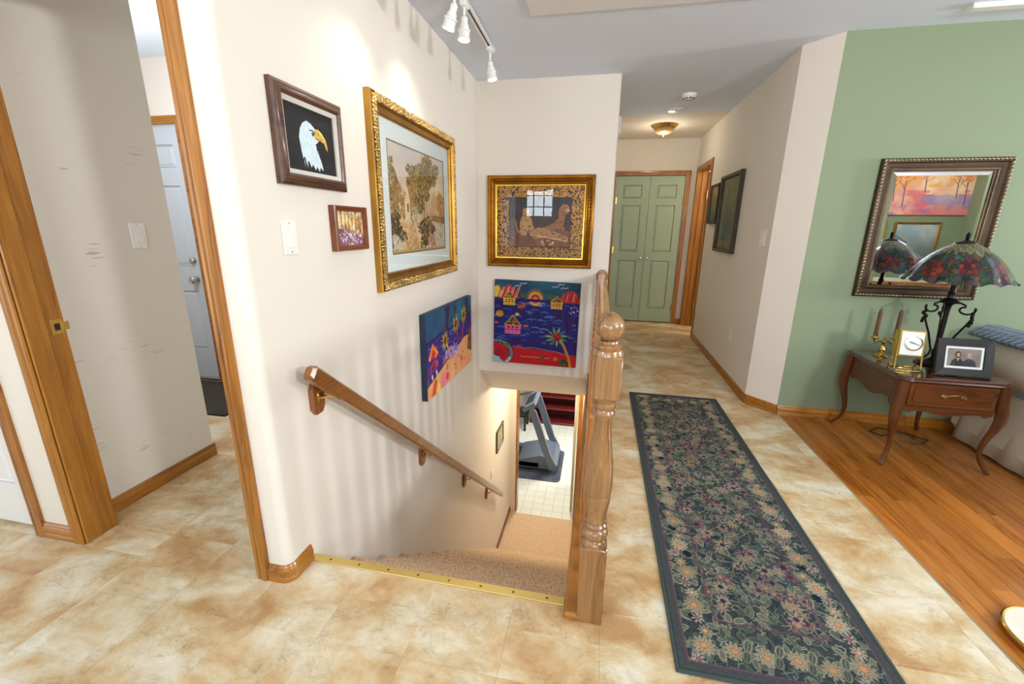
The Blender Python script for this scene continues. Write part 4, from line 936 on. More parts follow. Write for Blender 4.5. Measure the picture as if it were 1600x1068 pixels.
p.ell(12, 3, 9, 4, (232, 90, 60), 60); p.ell(19, 0, 4, 7, (250, 200, 90), -15); p.poly([(25, 1), (27, 8), (33, 12), (40, 8), (42, 3), (34, -2)], (240, 130, 150)); p.poly([(34, 4), (37, 9), (42, 7), (40, 3)], (220, 60, 100)); p.ell(38, 13, 3, 1.6, (160, 130, 60), 50)
for (x, y) in ((55, 10), (58, 6), (68, 12), (76, 15), (80, 8), (64, 15)): p.ell(x, y, 1.2, .8, (120, 60, 70), 30)
p.line([(70, 8), (72, 13), (74, 9)], 1.0, (90, 50, 70))
p.build('painted_front', M_canvas, t, flat(W_ - .004, H_ - .004, -.0412))

# --- two dark framed pictures on the hall wall
def dim(nx, seed, horizon, W, H):
    p = Paint(W, H, nx, (150, 122, 66)); p.grad((66, 82, 72), (176, 136, 74)); p.mixn(p.noise(4, 4, seed=seed), .4, .7, (124, 112, 60), .6); p.mixn(p.noise(6, 4, seed=seed + 1), .52, .7, (48, 70, 70), .8, (p.Y < H * horizon).astype(float)); return p
t = thing('tall_hall_picture', 'tall landscape in a thick dark frame, the nearer of two on the hall wall', 'picture', (XH - .001, 4.535, 1.452), RR)
frame_part('frame', t, .645, .715, [(0, 0), (0, .034), (.006, .038), (.030, .034), (.036, .022), (.036, 0)], M_darkframe, smooth=False)
frame_part('mat_board', t, .575, .645, [(0, .006), (0, .014), (.075, .014), (.078, .006)], plain('ochre_mat_board', rgb(150, 122, 64), .8), smooth=False)
p = dim(150, 60, .5, 60, 72); p.poly([(26, 10), (28, 30), (32, 36), (38, 44), (44, 36), (50, 34), (52, 10)], (60, 58, 40)); p.poly([(34, 34), (38, 44), (42, 34)], (70, 54, 36)); p.speck(16, 14, 14, 12, 120, [(60, 96, 104), (84, 112, 104), (96, 96, 60)], .8, 2.6); p.speck(40, 24, 12, 14, 100, [(92, 82, 48), (60, 56, 36)], .8, 2)
p.build('print', M_print, t, flat(.425, .495, -.011)); pane(t, .56, .63, -.017)
t = thing('narrow_hall_picture', 'small picture in a thin black frame, farther of two on the hall wall', 'picture', (XH - .001, 5.115, 1.565), RR)
frame_part('frame', t, .345, .405, [(0, 0), (0, .028), (.004, .030), (.016, .028), (.018, .018), (.018, 0)], M_black, smooth=False)
p = dim(90, 70, .5, 50, 60); p.poly([(0, 26), (20, 34), (36, 28), (50, 32), (50, 22), (0, 20)], (110, 116, 60)); p.mixn(p.noise(5, 3, seed=75), .4, .7, (220, 150, 110), .5, (p.Y > 40).astype(float))
p.build('print', M_print, t, flat(.312, .372, -.012))
# --- small framed picture beside the lower stairs
t = thing('stairwell_picture', 'small dark framed picture low on the stair wall beyond the handrail end', 'picture', (XW + .001, 4.585, -1.165), RL)
frame_part('frame', t, .345, .275, [(0, 0), (0, .018), (.004, .021), (.030, .018), (.034, .010), (.034, 0)], plain('grey_bronze_frame', rgb(84, 78, 60), .4, .4), smooth=False)
p = Paint(60, 44, 60, (170, 164, 116)); p.mixn(p.noise(5, 3, seed=80), .4, .7, (130, 130, 90), .8); p.speck(34, 22, 14, 9, 30, [(110, 100, 70), (196, 190, 150)], 1, 3); p.build('print', M_print, t, flat(.28, .21, -.010))

# ------------------------------------------------------------------ switches, outlet, chime
def switch(label, loc, rz, w_=.072, h_=.118):
    t = thing('light_switch', label, 'light switch', loc, rz, 'light switches on the walls')
    m = MB(); m.bbox(-w_ / 2, w_ / 2, -.006, 0, -h_ / 2, h_ / 2, .003); m.build('wall_plate', M_plate, t)
    m = MB(); m.bbox(-.0175, .0175, -.0072, -.004, -.034, .034, .001); f = m.build('switch_frame', M_plate, t)
    m = MB(); m.add([(-.015, -.0115, -.031), (.015, -.0115, -.031), (.015, -.0065, .031), (-.015, -.0065, .031), (-.015, -.004, -.031), (.015, -.004, -.031), (.015, -.004, .031), (-.015, -.004, .031)], [(0, 1, 2, 3), (4, 7, 6, 5), (0, 4, 5, 1), (2, 6, 7, 3), (0, 3, 7, 4), (1, 5, 6, 2)]); m.build('rocker', M_plate, t)
    for z in (-.048, .048): MB().lathe([(.003, 0), (.002, .001)], n=8, M=Matrix.Translation((0, -.006, z)) @ Matrix.Rotation(PI / 2, 4, 'X')).build('screw', M_steel, t)
    return t
switch('white rocker switch on the scuffed wall inside the entry opening', (-2.14, 1.672, 1.245), RL)
switch('white rocker switch on the stair wall under the eagle picture', (XW, 1.339, 1.260), RL)
switch('white switch on the hall wall right of the tall dark picture', (XH, 3.556, 1.250), RR, w_=.11)
switch('small white switch low in the stairwell over the handrail end', (XW, 4.20, -1.43), RL)
t = thing('wall_outlet', 'white outlet cover low on the hall wall', 'outlet', (XH, 3.975, .40), RR)
MB().bbox(-.035, .035, -.005, 0, -.057, .057, .002).build('wall_plate', M_plate, t)
for z in (-.022, .022):
    f = MB().bbox(-.016, .016, -.0065, -.004, z - .014, z + .014, .002).build('socket', M_plate, t)
    for x in (-.006, .006): MB().box(x - .001, x + .001, -.0068, -.006, z - .004, z + .006).build('slot', M_black, f)
t = thing('door_chime', 'white door chime box high on the left hall wall', 'chime', (XC, 5.02, 2.33), PI / 2)
MB().bbox(-.10, .10, -.05, 0, -.085, .085, .008).build('cover', M_white, t); MB().bbox(-.06, .06, -.054, -.048, -.06, .06, .002).build('grille', M_plate, t)

# ------------------------------------------------------------------ ceiling fixtures
t = thing('smoke_detector', 'round white smoke detector with vent slots on the hall ceiling', 'smoke detector', (.675, 4.36, ZC))
MB().lathe([(.062, 0), (.064, -.008), (.060, -.020), (.048, -.034), (.030, -.040), (.001, -.040)], n=32).build('housing', M_white, t, smooth=True)
for i in range(8):
    a_ = 2 * PI * i / 8 + .2; MB().bbox(-.011, .011, -.003, .003, -.006, .006, .001).build('vent_slot', M_black, t, loc=(0, 0, 0)); o = t.children[-1]; o.location = (.044 * math.cos(a_), .044 * math.sin(a_), -.0345); o.rotation_euler = (0, 0, a_ + PI / 2)
t = thing('ceiling_plate', 'flat white round cover plate on the hall ceiling behind the smoke detector', 'cover plate', (.648, 4.87, ZC))
MB().lathe([(.085, 0), (.085, -.006), (.076, -.012), (.001, -.014)], n=28).build('plate', M_white, t, smooth=True); MB().lathe([(.006, 0), (.005, -.003), (.001, -.003)], (0, 0, -.0135), 8).build('screw', M_steel, t)
t = thing('ceiling_light', 'brass ceiling light with amber glass bowl at the hall end', 'ceiling light', (.625, 5.53, ZC))
MB().lathe([(.135, 0), (.142, -.006), (.138, -.016), (.120, -.034), (.112, -.042), (.108, -.042), (.001, -.030)], n=36).build('brass_pan', M_brass, t, smooth=True)
m, nt, bs = newmat('amber_glass'); bs.inputs['Base Color'].default_value = rgb(222, 180, 120); bs.inputs['Roughness'].default_value = .25; bs.inputs['Transmission Weight'].default_value = .35
M_amber = m
MB().lathe([(.110, -.040)] + [(.110 * math.cos(math.radians(a_)), -.042 - .058 * math.sin(math.radians(a_))) for a_ in range(8, 90, 8)] + [(.001, -.100)], n=36).build('glass_bowl', M_amber, t, smooth=True)
MB().lathe([(.010, -.098), (.012, -.104), (.006, -.110), (.009, -.116), (.001, -.122)], n=12).build('finial', M_brass, t, smooth=True)
# track with halogen heads
t = thing('track_light', 'white ceiling track with lit halogen heads over the stairwell', 'track light', (0, 0, 0))
x0, y0, x1, y1 = -.755, 1.75, -.780, 3.10
dv = Vector((x1 - x0, y1 - y0, 0)).normalized(); nv = Vector((-dv.y, dv.x, 0))
def trk(a_, y): return Vector((x0 + (x1 - x0) * (y - y0) / (y1 - y0), y, 0)) + nv * a_
MT = Matrix.Translation((x0, y0, ZC)) @ Matrix.Rotation(math.atan2(dv.y, dv.x), 4, 'Z'); LT = math.hypot(x1 - x0, y1 - y0)
m = MB(); m.box(0, LT, -.018, -.007, -.022, 0, MT); m.box(0, LT, .007, .018, -.022, 0, MT); m.box(0, LT, -.018, .018, -.010, 0, MT); m.box(-.012, 0, -.019, .019, -.024, 0, MT); m.box(LT, LT + .012, -.019, .019, -.024, 0, MT); m.build('track', M_white, t)
m = MB(); m.box(.01, LT - .06, -.0065, .0065, -.0125, -.0095, MT); m.build('track_slot', M_black, t)
def head(y, aim, drop=.085):
    c = trk(0, y); base = Vector((c.x, c.y, ZC - .02)); piv = base + Vector((0, 0, -drop)); d = (Vector(aim) - piv).normalized()
    m = MB(); m.bbox(base.x - .016, base.x + .016, base.y - .035, base.y + .035, base.z - .022, base.z, .004); ad = m.build('adapter', M_white, t)
    h = MB(); M4 = Matrix.Translation(piv) @ d.to_track_quat('Z', 'Y').to_matrix().to_4x4()
    h.tube([base + Vector((0, 0, -.02)), piv], .007, 8); h.ball(piv, .014)
    h.lathe([(.012, -.006), (.018, 0), (.018, .030), (.024, .034), (.024, .050), (.033, .055), (.033, .062), (.028, .066), (.030, .092), (.034, .096), (.034, .102), (.029, .103), (.028, .098)], n=20, M=M4, cap=False)
    hd = h.build('lamp_head', M_white, t, smooth=True)
    g = MB(); g.lathe([(.028, .099), (.022, .103), (.001, .104)], n=20, M=M4, cap=False); g.build('lens', M_bulb, hd, smooth=True)
    e = piv + d * .112; spot('halogen', tuple(e), tuple(e + d), 7, 100, blend=1.0)
head(1.95, (XW, 1.75, 1.5)); head(2.30, (XW, 2.35, 1.55)); head(2.47, (-.80, 2.40, 1.2), .07); head(3.05, (-.62, 3.0, 1.4), .085)
t = thing('ceiling_strip', 'slim white strip fixed to the ceiling above the sage wall mirror', 'ceiling strip', (1.80, 2.99, ZC), .0)
MB().bbox(0, 1.9, -.026, .026, -.024, 0, .004).build('body', M_white, t); MB().bbox(-.006, 0, -.027, .027, -.026, 0, .002).build('end_cap', M_plate, t)

# ================================================================== RUNNER RUG
rug = thing('runner_rug', 'long dark green floral runner rug along the hall floor', 'rug', (.642, 2.235, 0))
RW, RLn = .668, 2.33
p = Paint(RW * 100, RLn * 100, 330, (64, 72, 70)); Wc, Hc = p.W, p.H
p.mixn(p.noise(40, 2, ax=1.0, seed=90), .35, .7, (50, 58, 62), .7); p.mixn(p.noise(8, 3, seed=91), .5, .8, (72, 84, 84), .5)
SAGE = [(116, 122, 100), (136, 138, 114), (98, 108, 94), (152, 148, 122)]; CREAM = [(176, 158, 128), (188, 172, 144), (164, 148, 120)]; NAVY = (36, 42, 52)
def leaf(x, y, a_, L, wd, c, line=NAVY):
    ca, sa = math.cos(a_), math.sin(a_); cx_, cy_ = x + ca * L * .5, y + sa * L * .5
    p.ell(cx_, cy_, L * .56, wd * 1.25, c, math.degrees(a_)); p.ell(cx_, cy_, L * .46, wd * .78, mixc(c, line, .55), math.degrees(a_)); p.line([(x, y), (x + ca * L * .85, y + sa * L * .85)], .22, c)
def mixc(a_, b_, t): return tuple(a_[i] * (1 - t) + b_[i] * t for i in range(3))
def flower(x, y, r, cen, pet, n):
    o_ = rng.rand() * 6
    for k in range(n):
        a_ = o_ + 2 * PI * k / n; p.ell(x + r * .72 * math.cos(a_), y + r * .72 * math.sin(a_), r * .40, r * .17, pet, math.degrees(a_)); p.ell(x + r * .72 * math.cos(a_), y + r * .72 * math.sin(a_), r * .26, r * .07, mixc(pet, NAVY, .35), math.degrees(a_))
    p.ell(x, y, r * .38, r * .38, mixc(cen, (40, 34, 40), .5)); p.ell(x, y, r * .33, r * .33, cen)
def curl(x, y, a_, L, c):
    P = [(x, y)]
    s_ = (rng.rand() - .5) * .9
    for k in range(6): a_ += s_; x += math.cos(a_) * L / 6; y += math.sin(a_) * L / 6; P.append((x, y))
    p.line(P, .26, c)
def in_field(x, y): return 15.5 < x < Wc - 15.5 and 23 < y < Hc - 23
# scattered foliage all over
for k in range(2600):
    x, y = rng.rand() * Wc, rng.rand() * Hc; fld = in_field(x, y)
    if fld: curl(x, y, rng.rand() * 6.3, 3 + rng.rand() * 4, [(110, 122, 112), (140, 142, 124), (30, 40, 52), (150, 132, 120)][rng.randint(4)])
    else: curl(x, y, rng.rand() * 6.3, 2 + rng.rand() * 3, [(120, 132, 118), (160, 158, 136), (36, 48, 58)][rng.randint(3)])
for k in range(1150):
    x, y = rng.rand() * Wc, rng.rand() * Hc
    leaf(x, y, rng.rand() * 6.3, 2.4 + rng.rand() * 2.6, .55 + rng.rand() * .5, SAGE[rng.randint(4)])
for k in range(210):
    x, y = 16 + rng.rand() * (Wc - 32), 24 + rng.rand() * (Hc - 48); c_ = [CREAM[0], (142, 108, 108), (118, 88, 96), (168, 150, 130), (150, 138, 114)][rng.randint(5)]
    flower(x, y, 1.6 + rng.rand() * 1.5, [(170, 128, 96), (90, 50, 74), (60, 46, 70)][rng.randint(3)], c_, 5 + rng.randint(4))
# flower border: repeating peach flowers, big leaves and daisies down both sides and across both ends
def motif(x, y):
    for k in range(6): leaf(x, y, k * 1.05 + rng.rand(), 4.4, .95, SAGE[rng.randint(4)])
    flower(x + rng.rand() - .5, y, 3.3, (196, 142, 98), CREAM[rng.randint(3)], 12)
    flower(x + (rng.rand() - .5) * 5, y + 5.6, 2.2, (206, 160, 120), CREAM[rng.randint(3)], 9)
    flower(x + (rng.rand() - .5) * 6, y - 5.2, 2.0, (150, 96, 90), (190, 166, 160), 7)
    q = (rng.rand() - .5) * 5; leaf(x + q, y + 9.5, 2.4, 4.4, 1.5, SAGE[1]); leaf(x + q, y + 9.5, .6, 4.2, 1.4, SAGE[0]); p.ell(x + q + .5, y + 10.5, 1.5, 1.9, NAVY, 30)
for y in np.arange(10, Hc - 4, 15.5): motif(9.6, y); motif(Wc - 9.6, y + 2)
for x in np.arange(19, Wc - 14, 9.5): 
    for yy in (10.5, Hc - 10.5): flower(x, yy + rng.rand() * 2 - 1, 3.0, (190, 140, 100), CREAM[rng.randint(3)], 11); leaf(x + 4, yy, 1.2, 4.4, 1.2, SAGE[1]); leaf(x + 4, yy, 4.4, 4, 1.1, SAGE[0])
# mauve guide lines of the border
def wob(pts): p.line(pts, .75, (108, 72, 86), .85)
yy = list(np.arange(20.5, Hc - 19, 3.0)); wob([(15.4 + .5 * math.sin(y * .35), y) for y in yy]); wob([(Wc - 15.4 + .5 * math.sin(y * .35 + 1), y) for y in yy])
wob([(x, 20.5 + .4 * math.sin(x * .5)) for x in np.arange(15.4, Wc - 15, 2.0)]); wob([(x, Hc - 20.5) for x in np.arange(15.4, Wc - 15, 2.0)])
# plain woven margin
e_ = np.minimum(np.minimum(p.X, Wc - p.X), np.minimum(p.Y, Hc - p.Y))
p.put((slice(None), slice(None)), 0.5 - (e_ - 3.6) / .3, (76, 74, 78)); p.put((slice(None), slice(None)), 0.5 - (np.abs(e_ - 3.7) - .25) / .2, (104, 80, 88)); p.put((slice(None), slice(None)), 0.5 - (e_ - 1.9) / .2, (70, 80, 76)); p.put((slice(None), slice(None)), 0.5 - (e_ - .8) / .2, (52, 62, 60))
p.c *= (1 + (np.random.RandomState(3).rand(p.ny, p.nx, 1) - .5) * .28)
p.build('woven_pile', M_rug, rug, lambda U, V: np.stack([(U - .5) * (RW - .012), (V - .5) * (RLn - .012), np.full(U.shape, .0085)], -1))
m = MB(); m.bbox(-RW / 2, RW / 2, -RLn / 2, RLn / 2, .0003, .0082, .003); m.build('backing', plain('rug_binding', rgb(64, 74, 72), 1.0, bscale=300, bstr=.6), rug)
m = MB(); m.sweep([(RW / 2 - .006, RLn / 2 - .006), (-RW / 2 + .006, RLn / 2 - .006), (-RW / 2 + .006, -RLn / 2 + .006), (RW / 2 - .006, -RLn / 2 + .006)], [(.006 * math.cos(a_), .0055 + .005 * math.sin(a_)) for a_ in [2 * PI * k / 8 for k in range(8)]], lambda a, b, c: (a, b, c), closed=True)
m.build('edge_binding', bpy.data.materials['rug_binding'], rug, smooth=True)

# ================================================================== MIRROR ON THE SAGE WALL
t = thing('wall_mirror', 'rectangular mirror in a wide antique silver and bronze frame on the sage wall', 'mirror', (2.001, YG - .001, 1.314), 0)
W_, H_ = .675, .845
frame_part('frame', t, W_, H_, [(0, 0), (0, .018), (.004, .026), (.020, .030), (.024, .030), (.030, .022), (.050, .018), (.056, .022), (.062, .022), (.068, .014), (.072, .014), (.078, .010), (.078, 0)], M_bronze)
m = MB()
for (x, z, a_) in rect_path(W_, H_, .012, .021):
    m.ball((x, -.030, z), .0105, 6, 4, (1.15, .55, .62), Matrix.Rotation(-a_ + .55, 3, 'Y'))
    m.ball((x + .006 * math.cos(a_), -.031, z + .006 * math.sin(a_)), .006, 6, 4, (.9, .6, .9), Matrix.Rotation(-a_, 3, 'Y'))
tag(m.build('leaf_border', M_silver, t, smooth=True), 'antique silver leaf border', kind='stuff')
m = MB()
for (x, z, a_) in rect_path(W_, H_, .0655, .0085): m.ball((x, -.0225, z), .0034, 5, 3)
tag(m.build('bead_border', M_silver, t, smooth=True), kind='stuff')
frame_part('inner_lip', t, W_ - .148, H_ - .148, [(0, .004), (0, .0125), (.004, .012), (.004, .004)], M_silver)
a_, b_ = (W_ - .154) / 2, (H_ - .154) / 2; q = .022
m = MB(); m.add([(-a_, -.0060, -b_), (a_, -.0060, -b_), (a_, -.0060, b_), (-a_, -.0060, b_), (-a_ + q, -.0078, -b_ + q), (a_ - q, -.0078, -b_ + q), (a_ - q, -.0078, b_ - q), (-a_ + q, -.0078, b_ - q)],
    [(0, 1, 5, 4), (1, 2, 6, 5), (2, 3, 7, 6), (3, 0, 4, 7), (4, 5, 6, 7)]); m.build('mirror_glass', M_mirror, t, fix=False)
MB().box(-a_, a_, -.0055, -.001, -b_, b_).build('backing', M_black, t)

# the living room wall seen in the mirror
t = thing('autumn_painting', 'large autumn landscape painting on the wall reflected in the mirror', 'painting', (4.80, -1.499, 1.955), PI)
W_, H_ = 1.30, .80
MB().bbox(-W_ / 2, W_ / 2, -.03, -.001, -H_ / 2, H_ / 2, .003).build('stretched_canvas', M_canvas and plain('white_canvas', rgb(214, 190, 170), .7), t)
p = Paint(130, 80, 260, (240, 190, 150)); p.grad((214, 130, 130), (248, 206, 150)); p.mixn(p.noise(4, 4, seed=50), .4, .7, (250, 226, 190), .8); p.mixn(p.noise(7, 5, seed=51), .5, .65, (240, 170, 90), .8, (p.Y > 40).astype(float)); p.mixn(p.noise(6, 4, ax=2, seed=52), .5, .7, (150, 110, 170), .8, (p.Y < 30).astype(float)); p.mixn(p.noise(9, 4, seed=53), .5, .65, (226, 110, 110), .7, (p.Y < 36).astype(float))
p.poly([(0, 20), (40, 30), (80, 26), (60, 16), (0, 12)], (150, 150, 200), .6)
for (x, y, h_) in ((16, 14, 60), (28, 24, 44), (96, 12, 64), (110, 20, 50), (70, 34, 36)):
    p.line([(x, y), (x + 2, y + h_ * .5), (x - 1, y + h_)], 1.5, (120, 90, 110))
    for k in range(8): a_ = .5 + rng.rand() * 2.1; p.line([(x + 1, y + h_ * (.35 + .07 * k)), (x + 1 + 14 * math.cos(a_), y + h_ * (.35 + .07 * k) + 12 * math.sin(a_))], .7, (150, 100, 110))
    p.speck(x, y + h_ * .8, 16, 14, 90, [(246, 160, 70), (250, 200, 110), (230, 130, 80)], .8, 2.2, .6)
p.build('painted_front', M_canvas, t, flat(W_ - .004, H_ - .004, -.0312))
def gold_print(label, x, z, w_, h_, loc=None, rz=PI, col=(186, 206, 214)):
    t = thing('framed_print', label, 'picture', loc or (x, -1.499, z), rz, 'gold framed prints seen in the mirror')
    frame_part('frame', t, w_, h_, [(0, 0), (0, .022), (.006, .028), (.028, .024), (.034, .014), (.034, 0)], M_gold, smooth=False)
    p = Paint(50, 50 * h_ / w_, 60, col); p.mixn(p.noise(4, 3, seed=int(w_ * 1000 + z * 10)), .4, .7, (226, 232, 232), .8); p.poly([(26, 0), (50, 0), (50, 40), (34, 30)], (120, 160, 180), .8); p.build('print', M_print, t, flat(w_ - .06, h_ - .06, -.010)); pane(t, w_ - .06, h_ - .06, -.013); return t
gold_print('gold framed blue print under the autumn painting, seen in the mirror centre', 4.78, 1.12, .62, .66)
gold_print('gold framed blue print under the autumn painting, at the mirror left edge', 4.05, 1.12, .62, .66)
gold_print('gold framed print on the side wall, seen at the mirror right edge', 0, 0, .55, .75, loc=(5.359, -.72, 1.40), rz=-PI / 2)
t = thing('cream_console', 'long cream console under the framed prints, seen at the mirror bottom', 'console', (4.55, -1.28, 0))
for x in (-.75, .75):
    for y in (-.16, .16): MB().bbox(x - .03, x + .03, y - .03, y + .03, 0, .56, .004).build('leg', M_slip, t)
MB().bbox(-.85, .85, -.20, .20, .56, .60, .006).build('top', M_slip, t); MB().bbox(-.78, .78, -.17, .17, .44, .56, .004).build('apron', M_slip, t)

# ================================================================== SIDE TABLE
TX0, TX1, TY0, TY1, TZ = 1.668, 2.203, 2.578, 3.160, .540
tb = thing('side_table', 'cherry wood side table with cabriole legs, scalloped apron and one drawer', 'side table', ((TX0 + TX1) / 2, (TY0 + TY1) / 2, 0))
hx, hy = (TX1 - TX0) / 2, (TY1 - TY0) / 2
def top_outline(o_):
    P = []; a, b = hx - o_, hy - o_; c = .055
    for (sx, sy, a0) in ((1, -1, -90), (1, 1, 0), (-1, 1, 90), (-1, -1, 180)):
        cx_, cy_ = sx * a, sy * b; k = [(0, 1), (.35, .80), (.62, .62), (.80, .35), (1, 0)]
        seq = [(cx_ - sx * c * (1 - u), cy_ + (-sy) * 0 * u) for u, v in k]
        # serpentine cut corner
        ptsA = [(cx_ - sx * c, cy_), (cx_ - sx * c * .72, cy_ - sy * c * .03), (cx_ - sx * c * .42, cy_ - sy * c * .20), (cx_ - sx * c * .20, cy_ - sy * c * .42), (cx_ - sx * c * .03, cy_ - sy * c * .72), (cx_, cy_ - sy * c)]
        if (sx, sy) in ((1, -1), (-1, 1)): P += ptsA
        else: P += ptsA[::-1]
    return P
m = MB(); Ls = [(.010, .512), (.002, .516), (.006, .524), (0, .530), (.002, .537), (.007, .540)]
R_ = [[(x, y, z) for x, y in top_outline(o_)] for o_, z in Ls]; n = len(R_[0])
m.add([q for r in R_ for q in r], [(i * n + k, i * n + (k + 1) % n, (i + 1) * n + (k + 1) % n, (i + 1) * n + k) for i in range(len(R_) - 1) for k in range(n)] + [tuple(range(n)), tuple(range((len(R_) - 1) * n, len(R_) * n))])
M_top = wood('cherry_table_top', rgb(50, 24, 14), rgb(76, 40, 24), rgb(96, 54, 34), 'x', rough=.12, coat=1.0); m.build('table_top', M_top, tb)
def scallop(L, zt, zb, dip, n=24):
    P = [(-L / 2, zt), (L / 2, zt)]
    for i in range(n + 1):
        u = 1 - 2 * i / n; s_ = abs(u); z = zb - dip * (.5 + .5 * math.cos(PI * min(1, s_ / .62))) - (.014 * math.exp(-((s_ - .86) / .06) ** 2)); P.append((u * L / 2, z))
    return P
inx, iny = hx - .040, hy - .040
# side aprons (both sides and the back), front lower rail
for s_, nm in ((-1, 'apron'), (1, 'apron')):
    m = MB(); m.prism(scallop(2 * iny - .03, .512, .375, .032), s_ * inx - .009, s_ * inx + .009, 'x'); m.build(nm, M_cherry, tb)
m = MB(); m.prism(scallop(2 * inx - .03, .512, .375, .03), iny - .009, iny + .009, 'y'); m.build('apron', M_cherry, tb)
m = MB(); m.prism(scallop(2 * inx - .03, .362, .338, .018), -iny - .012, -iny + .009, 'y'); m.box(-inx + .01, inx - .01, -iny - .006, -iny + .009, .362, .512); m.build('front_rail', M_cherry, tb)
m = MB(); dw = inx - .022; m.bbox(-dw, dw, -iny - .018, -iny - .006, .372, .502, .002); m.bbox(-dw + .022, dw - .022, -iny - .025, -iny - .016, .392, .484, .006); dr = m.build('drawer', M_cherry, tb)
m = MB(); yf = -iny - .025
hp = [(-.045 + .09 * i / 10, yf - .012 - .012 * math.sin(PI * i / 10), .444 + .012 * math.sin(PI * i / 10)) for i in range(11)]
m.tube([(-.045, yf, .438)] + hp + [(.045, yf, .438)], .0032, 8)
for x in (-.046, .046): m.lathe([(.013, 0), (.013, .003), (.009, .006), (.006, .012), (.008, .015), (.001, .017)], n=14, M=Matrix.Translation((x, yf, .438)) @ Matrix.Rotation(PI / 2, 4, 'X'))
m.build('handle', M_brass and plain('aged_brass', rgb(150, 128, 84), .35, 1.0), dr, smooth=True)
def cabriole(sx, sy):
    # centre line swings outward at the knee, in at the ankle, out at the foot
    prof = [(.512, .000, .027), (.42, .004, .027), (.365, .010, .027), (.32, .012, .025), (.26, .006, .020), (.20, -.004, .0155), (.14, -.010, .0125), (.09, -.008, .0115), (.05, .002, .0115), (.022, .014, .0125), (.008, .020, .013), (.0, .020, .010)]
    m = MB(); cx0, cy0 = sx * (inx + .006), sy * (iny + .004); vv = []; N_ = 8
    for z, o_, r in prof:
        for k in range(N_):
            a_ = 2 * PI * k / N_ + PI / 8; rr = r * (1.06 if k % 2 else 1.0)
            vv.append((cx0 + sx * o_ * 1.25 + rr * math.cos(a_), cy0 + sy * o_ * 1.25 + rr * math.sin(a_), z))
    ff = [(i * N_ + k, i * N_ + (k + 1) % N_, (i + 1) * N_ + (k + 1) % N_, (i + 1) * N_ + k) for i in range(len(prof) - 1) for k in range(N_)] + [tuple(range(N_)), tuple(range((len(prof) - 1) * N_, len(prof) * N_))]
    lg = m.add(vv, ff).build('leg', M_cherryz, tb, smooth=True)
    g = MB().lathe([(.008, 0), (.008, .002)], (cx0 + sx * .025, cy0 + sy * .025, 0), 8).build('glide', M_steel, lg)
for sx in (-1, 1):
    for sy in (-1, 1): cabriole(sx, sy)

# ------------------------------------------------------------------ table lamp with leaded shade
LX, LY = 1.995, 2.885
lp = thing('table_lamp', 'wrought iron table lamp with leaded stained glass rose shade', 'lamp', (LX, LY, TZ))
lz = -TZ
m = MB(); m.lathe([(.082, 0), (.084, .006), (.074, .012), (.050, .018), (.030, .030), (.018, .040), (.014, .046)], n=28); m.build('foot', M_iron, lp, smooth=True)
m = MB(); m.lathe([(.014, .04), (.012, .10), (.013, .20), (.012, .33), (.016, .36), (.028, .372), (.040, .378), (.042, .386), (.030, .394), (.018, .402), (.014, .42), (.019, .430), (.014, .44), (.012, .52)], n=20); m.build('column', M_iron, lp, smooth=True)
def spiral(cx_, cz_, r0, r1, a0, a1, n=18): return [((cx_ + (r0 + (r1 - r0) * i / n) * math.cos(a0 + (a1 - a0) * i / n)), cz_ + (r0 + (r1 - r0) * i / n) * math.sin(a0 + (a1 - a0) * i / n)) for i in range(n + 1)]
for k in range(3):
    a_ = math.radians([185, 305, 65][k]); R3 = Matrix.Rotation(a_, 3, 'Z')
    top = spiral(.060, .345, .012, .034, -1.6 * PI + .3, .15 * PI + .0)[::1]
    P = [(x, z) for x, z in top] + [(.088, .30), (.072, .25), (.050, .19), (.034, .13), (.030, .09), (.036, .06), (.052, .042)] + spiral(.066, .064, .024, .010, -1.9, 2.2, 14)
    m = MB(); m.tube([tuple(R3 @ Vector((x * (1.28 if z > .1 else 1.0), 0, z))) for x, z in P], .0052, 8); m.tube([tuple(R3 @ Vector(q)) for q in ((.012, 0, .372), (.05, 0, .378), (.076, 0, .366))], .005, 8)
    sc_ = m.build('scroll', M_iron, lp, smooth=True)
    m = MB()
    for j in range(5): m.ball(tuple(R3 @ Vector((.110 + .004 * (j % 2), .010 * ((j % 3) - 1), .262 + .016 * j))), .012, 6, 4, (.7, .9, 1.1))
    m.build('iron_leaf', M_iron, sc_, smooth=True)
# shade: a grid bent into a flared, scalloped cone; glass pieces outlined in lead
SR, nth = .238, 420
p = Paint(180, 34, nth, (60, 60, 50)); Wd, Hd = p.W, p.H
r_ = np.random.RandomState(12); S = []
roses = [(11 + 22.5 * k, 10 + (k % 2) * 3.5) for k in range(8)]
for (x, y) in roses:
    S.append((x, y, 0)); 
    for q, nq in ((2.3, 5), (4.6, 8)):
        for k in range(nq): a_ = 2 * PI * k / nq + r_.rand() * .4 + q; S.append((x + q * math.cos(a_), y + q * .85 * math.sin(a_), 0))
for k in range(230):
    x, y = r_.rand() * Wd, r_.rand() * 24
    if min(math.hypot(x - a, y - b) for a, b in roses) > 5.6: S.append((x, y, 1))
for j in range(5):
    n = 26
    for k in range(n): S.append(((k + .5 * (j % 2)) * Wd / n, 24.4 + j * 2.2, 2))
sx = np.array([s_[0] for s_ in S]); sy = np.array([s_[1] for s_ in S]); st = np.array([s_[2] for s_ in S])
pal = [[(150, 26, 20), (186, 44, 28), (120, 16, 20), (206, 70, 40), (100, 20, 30)], [(40, 92, 52), (66, 120, 70), (92, 60, 92), (80, 110, 120), (130, 96, 50), (46, 76, 60), (110, 70, 80), (100, 130, 140)], [(176, 166, 116), (190, 180, 130), (160, 150, 108), (150, 150, 110)]]
col = np.array([pal[s_[2]][r_.randint(len(pal[s_[2]]))] for s_ in S]) / 255.
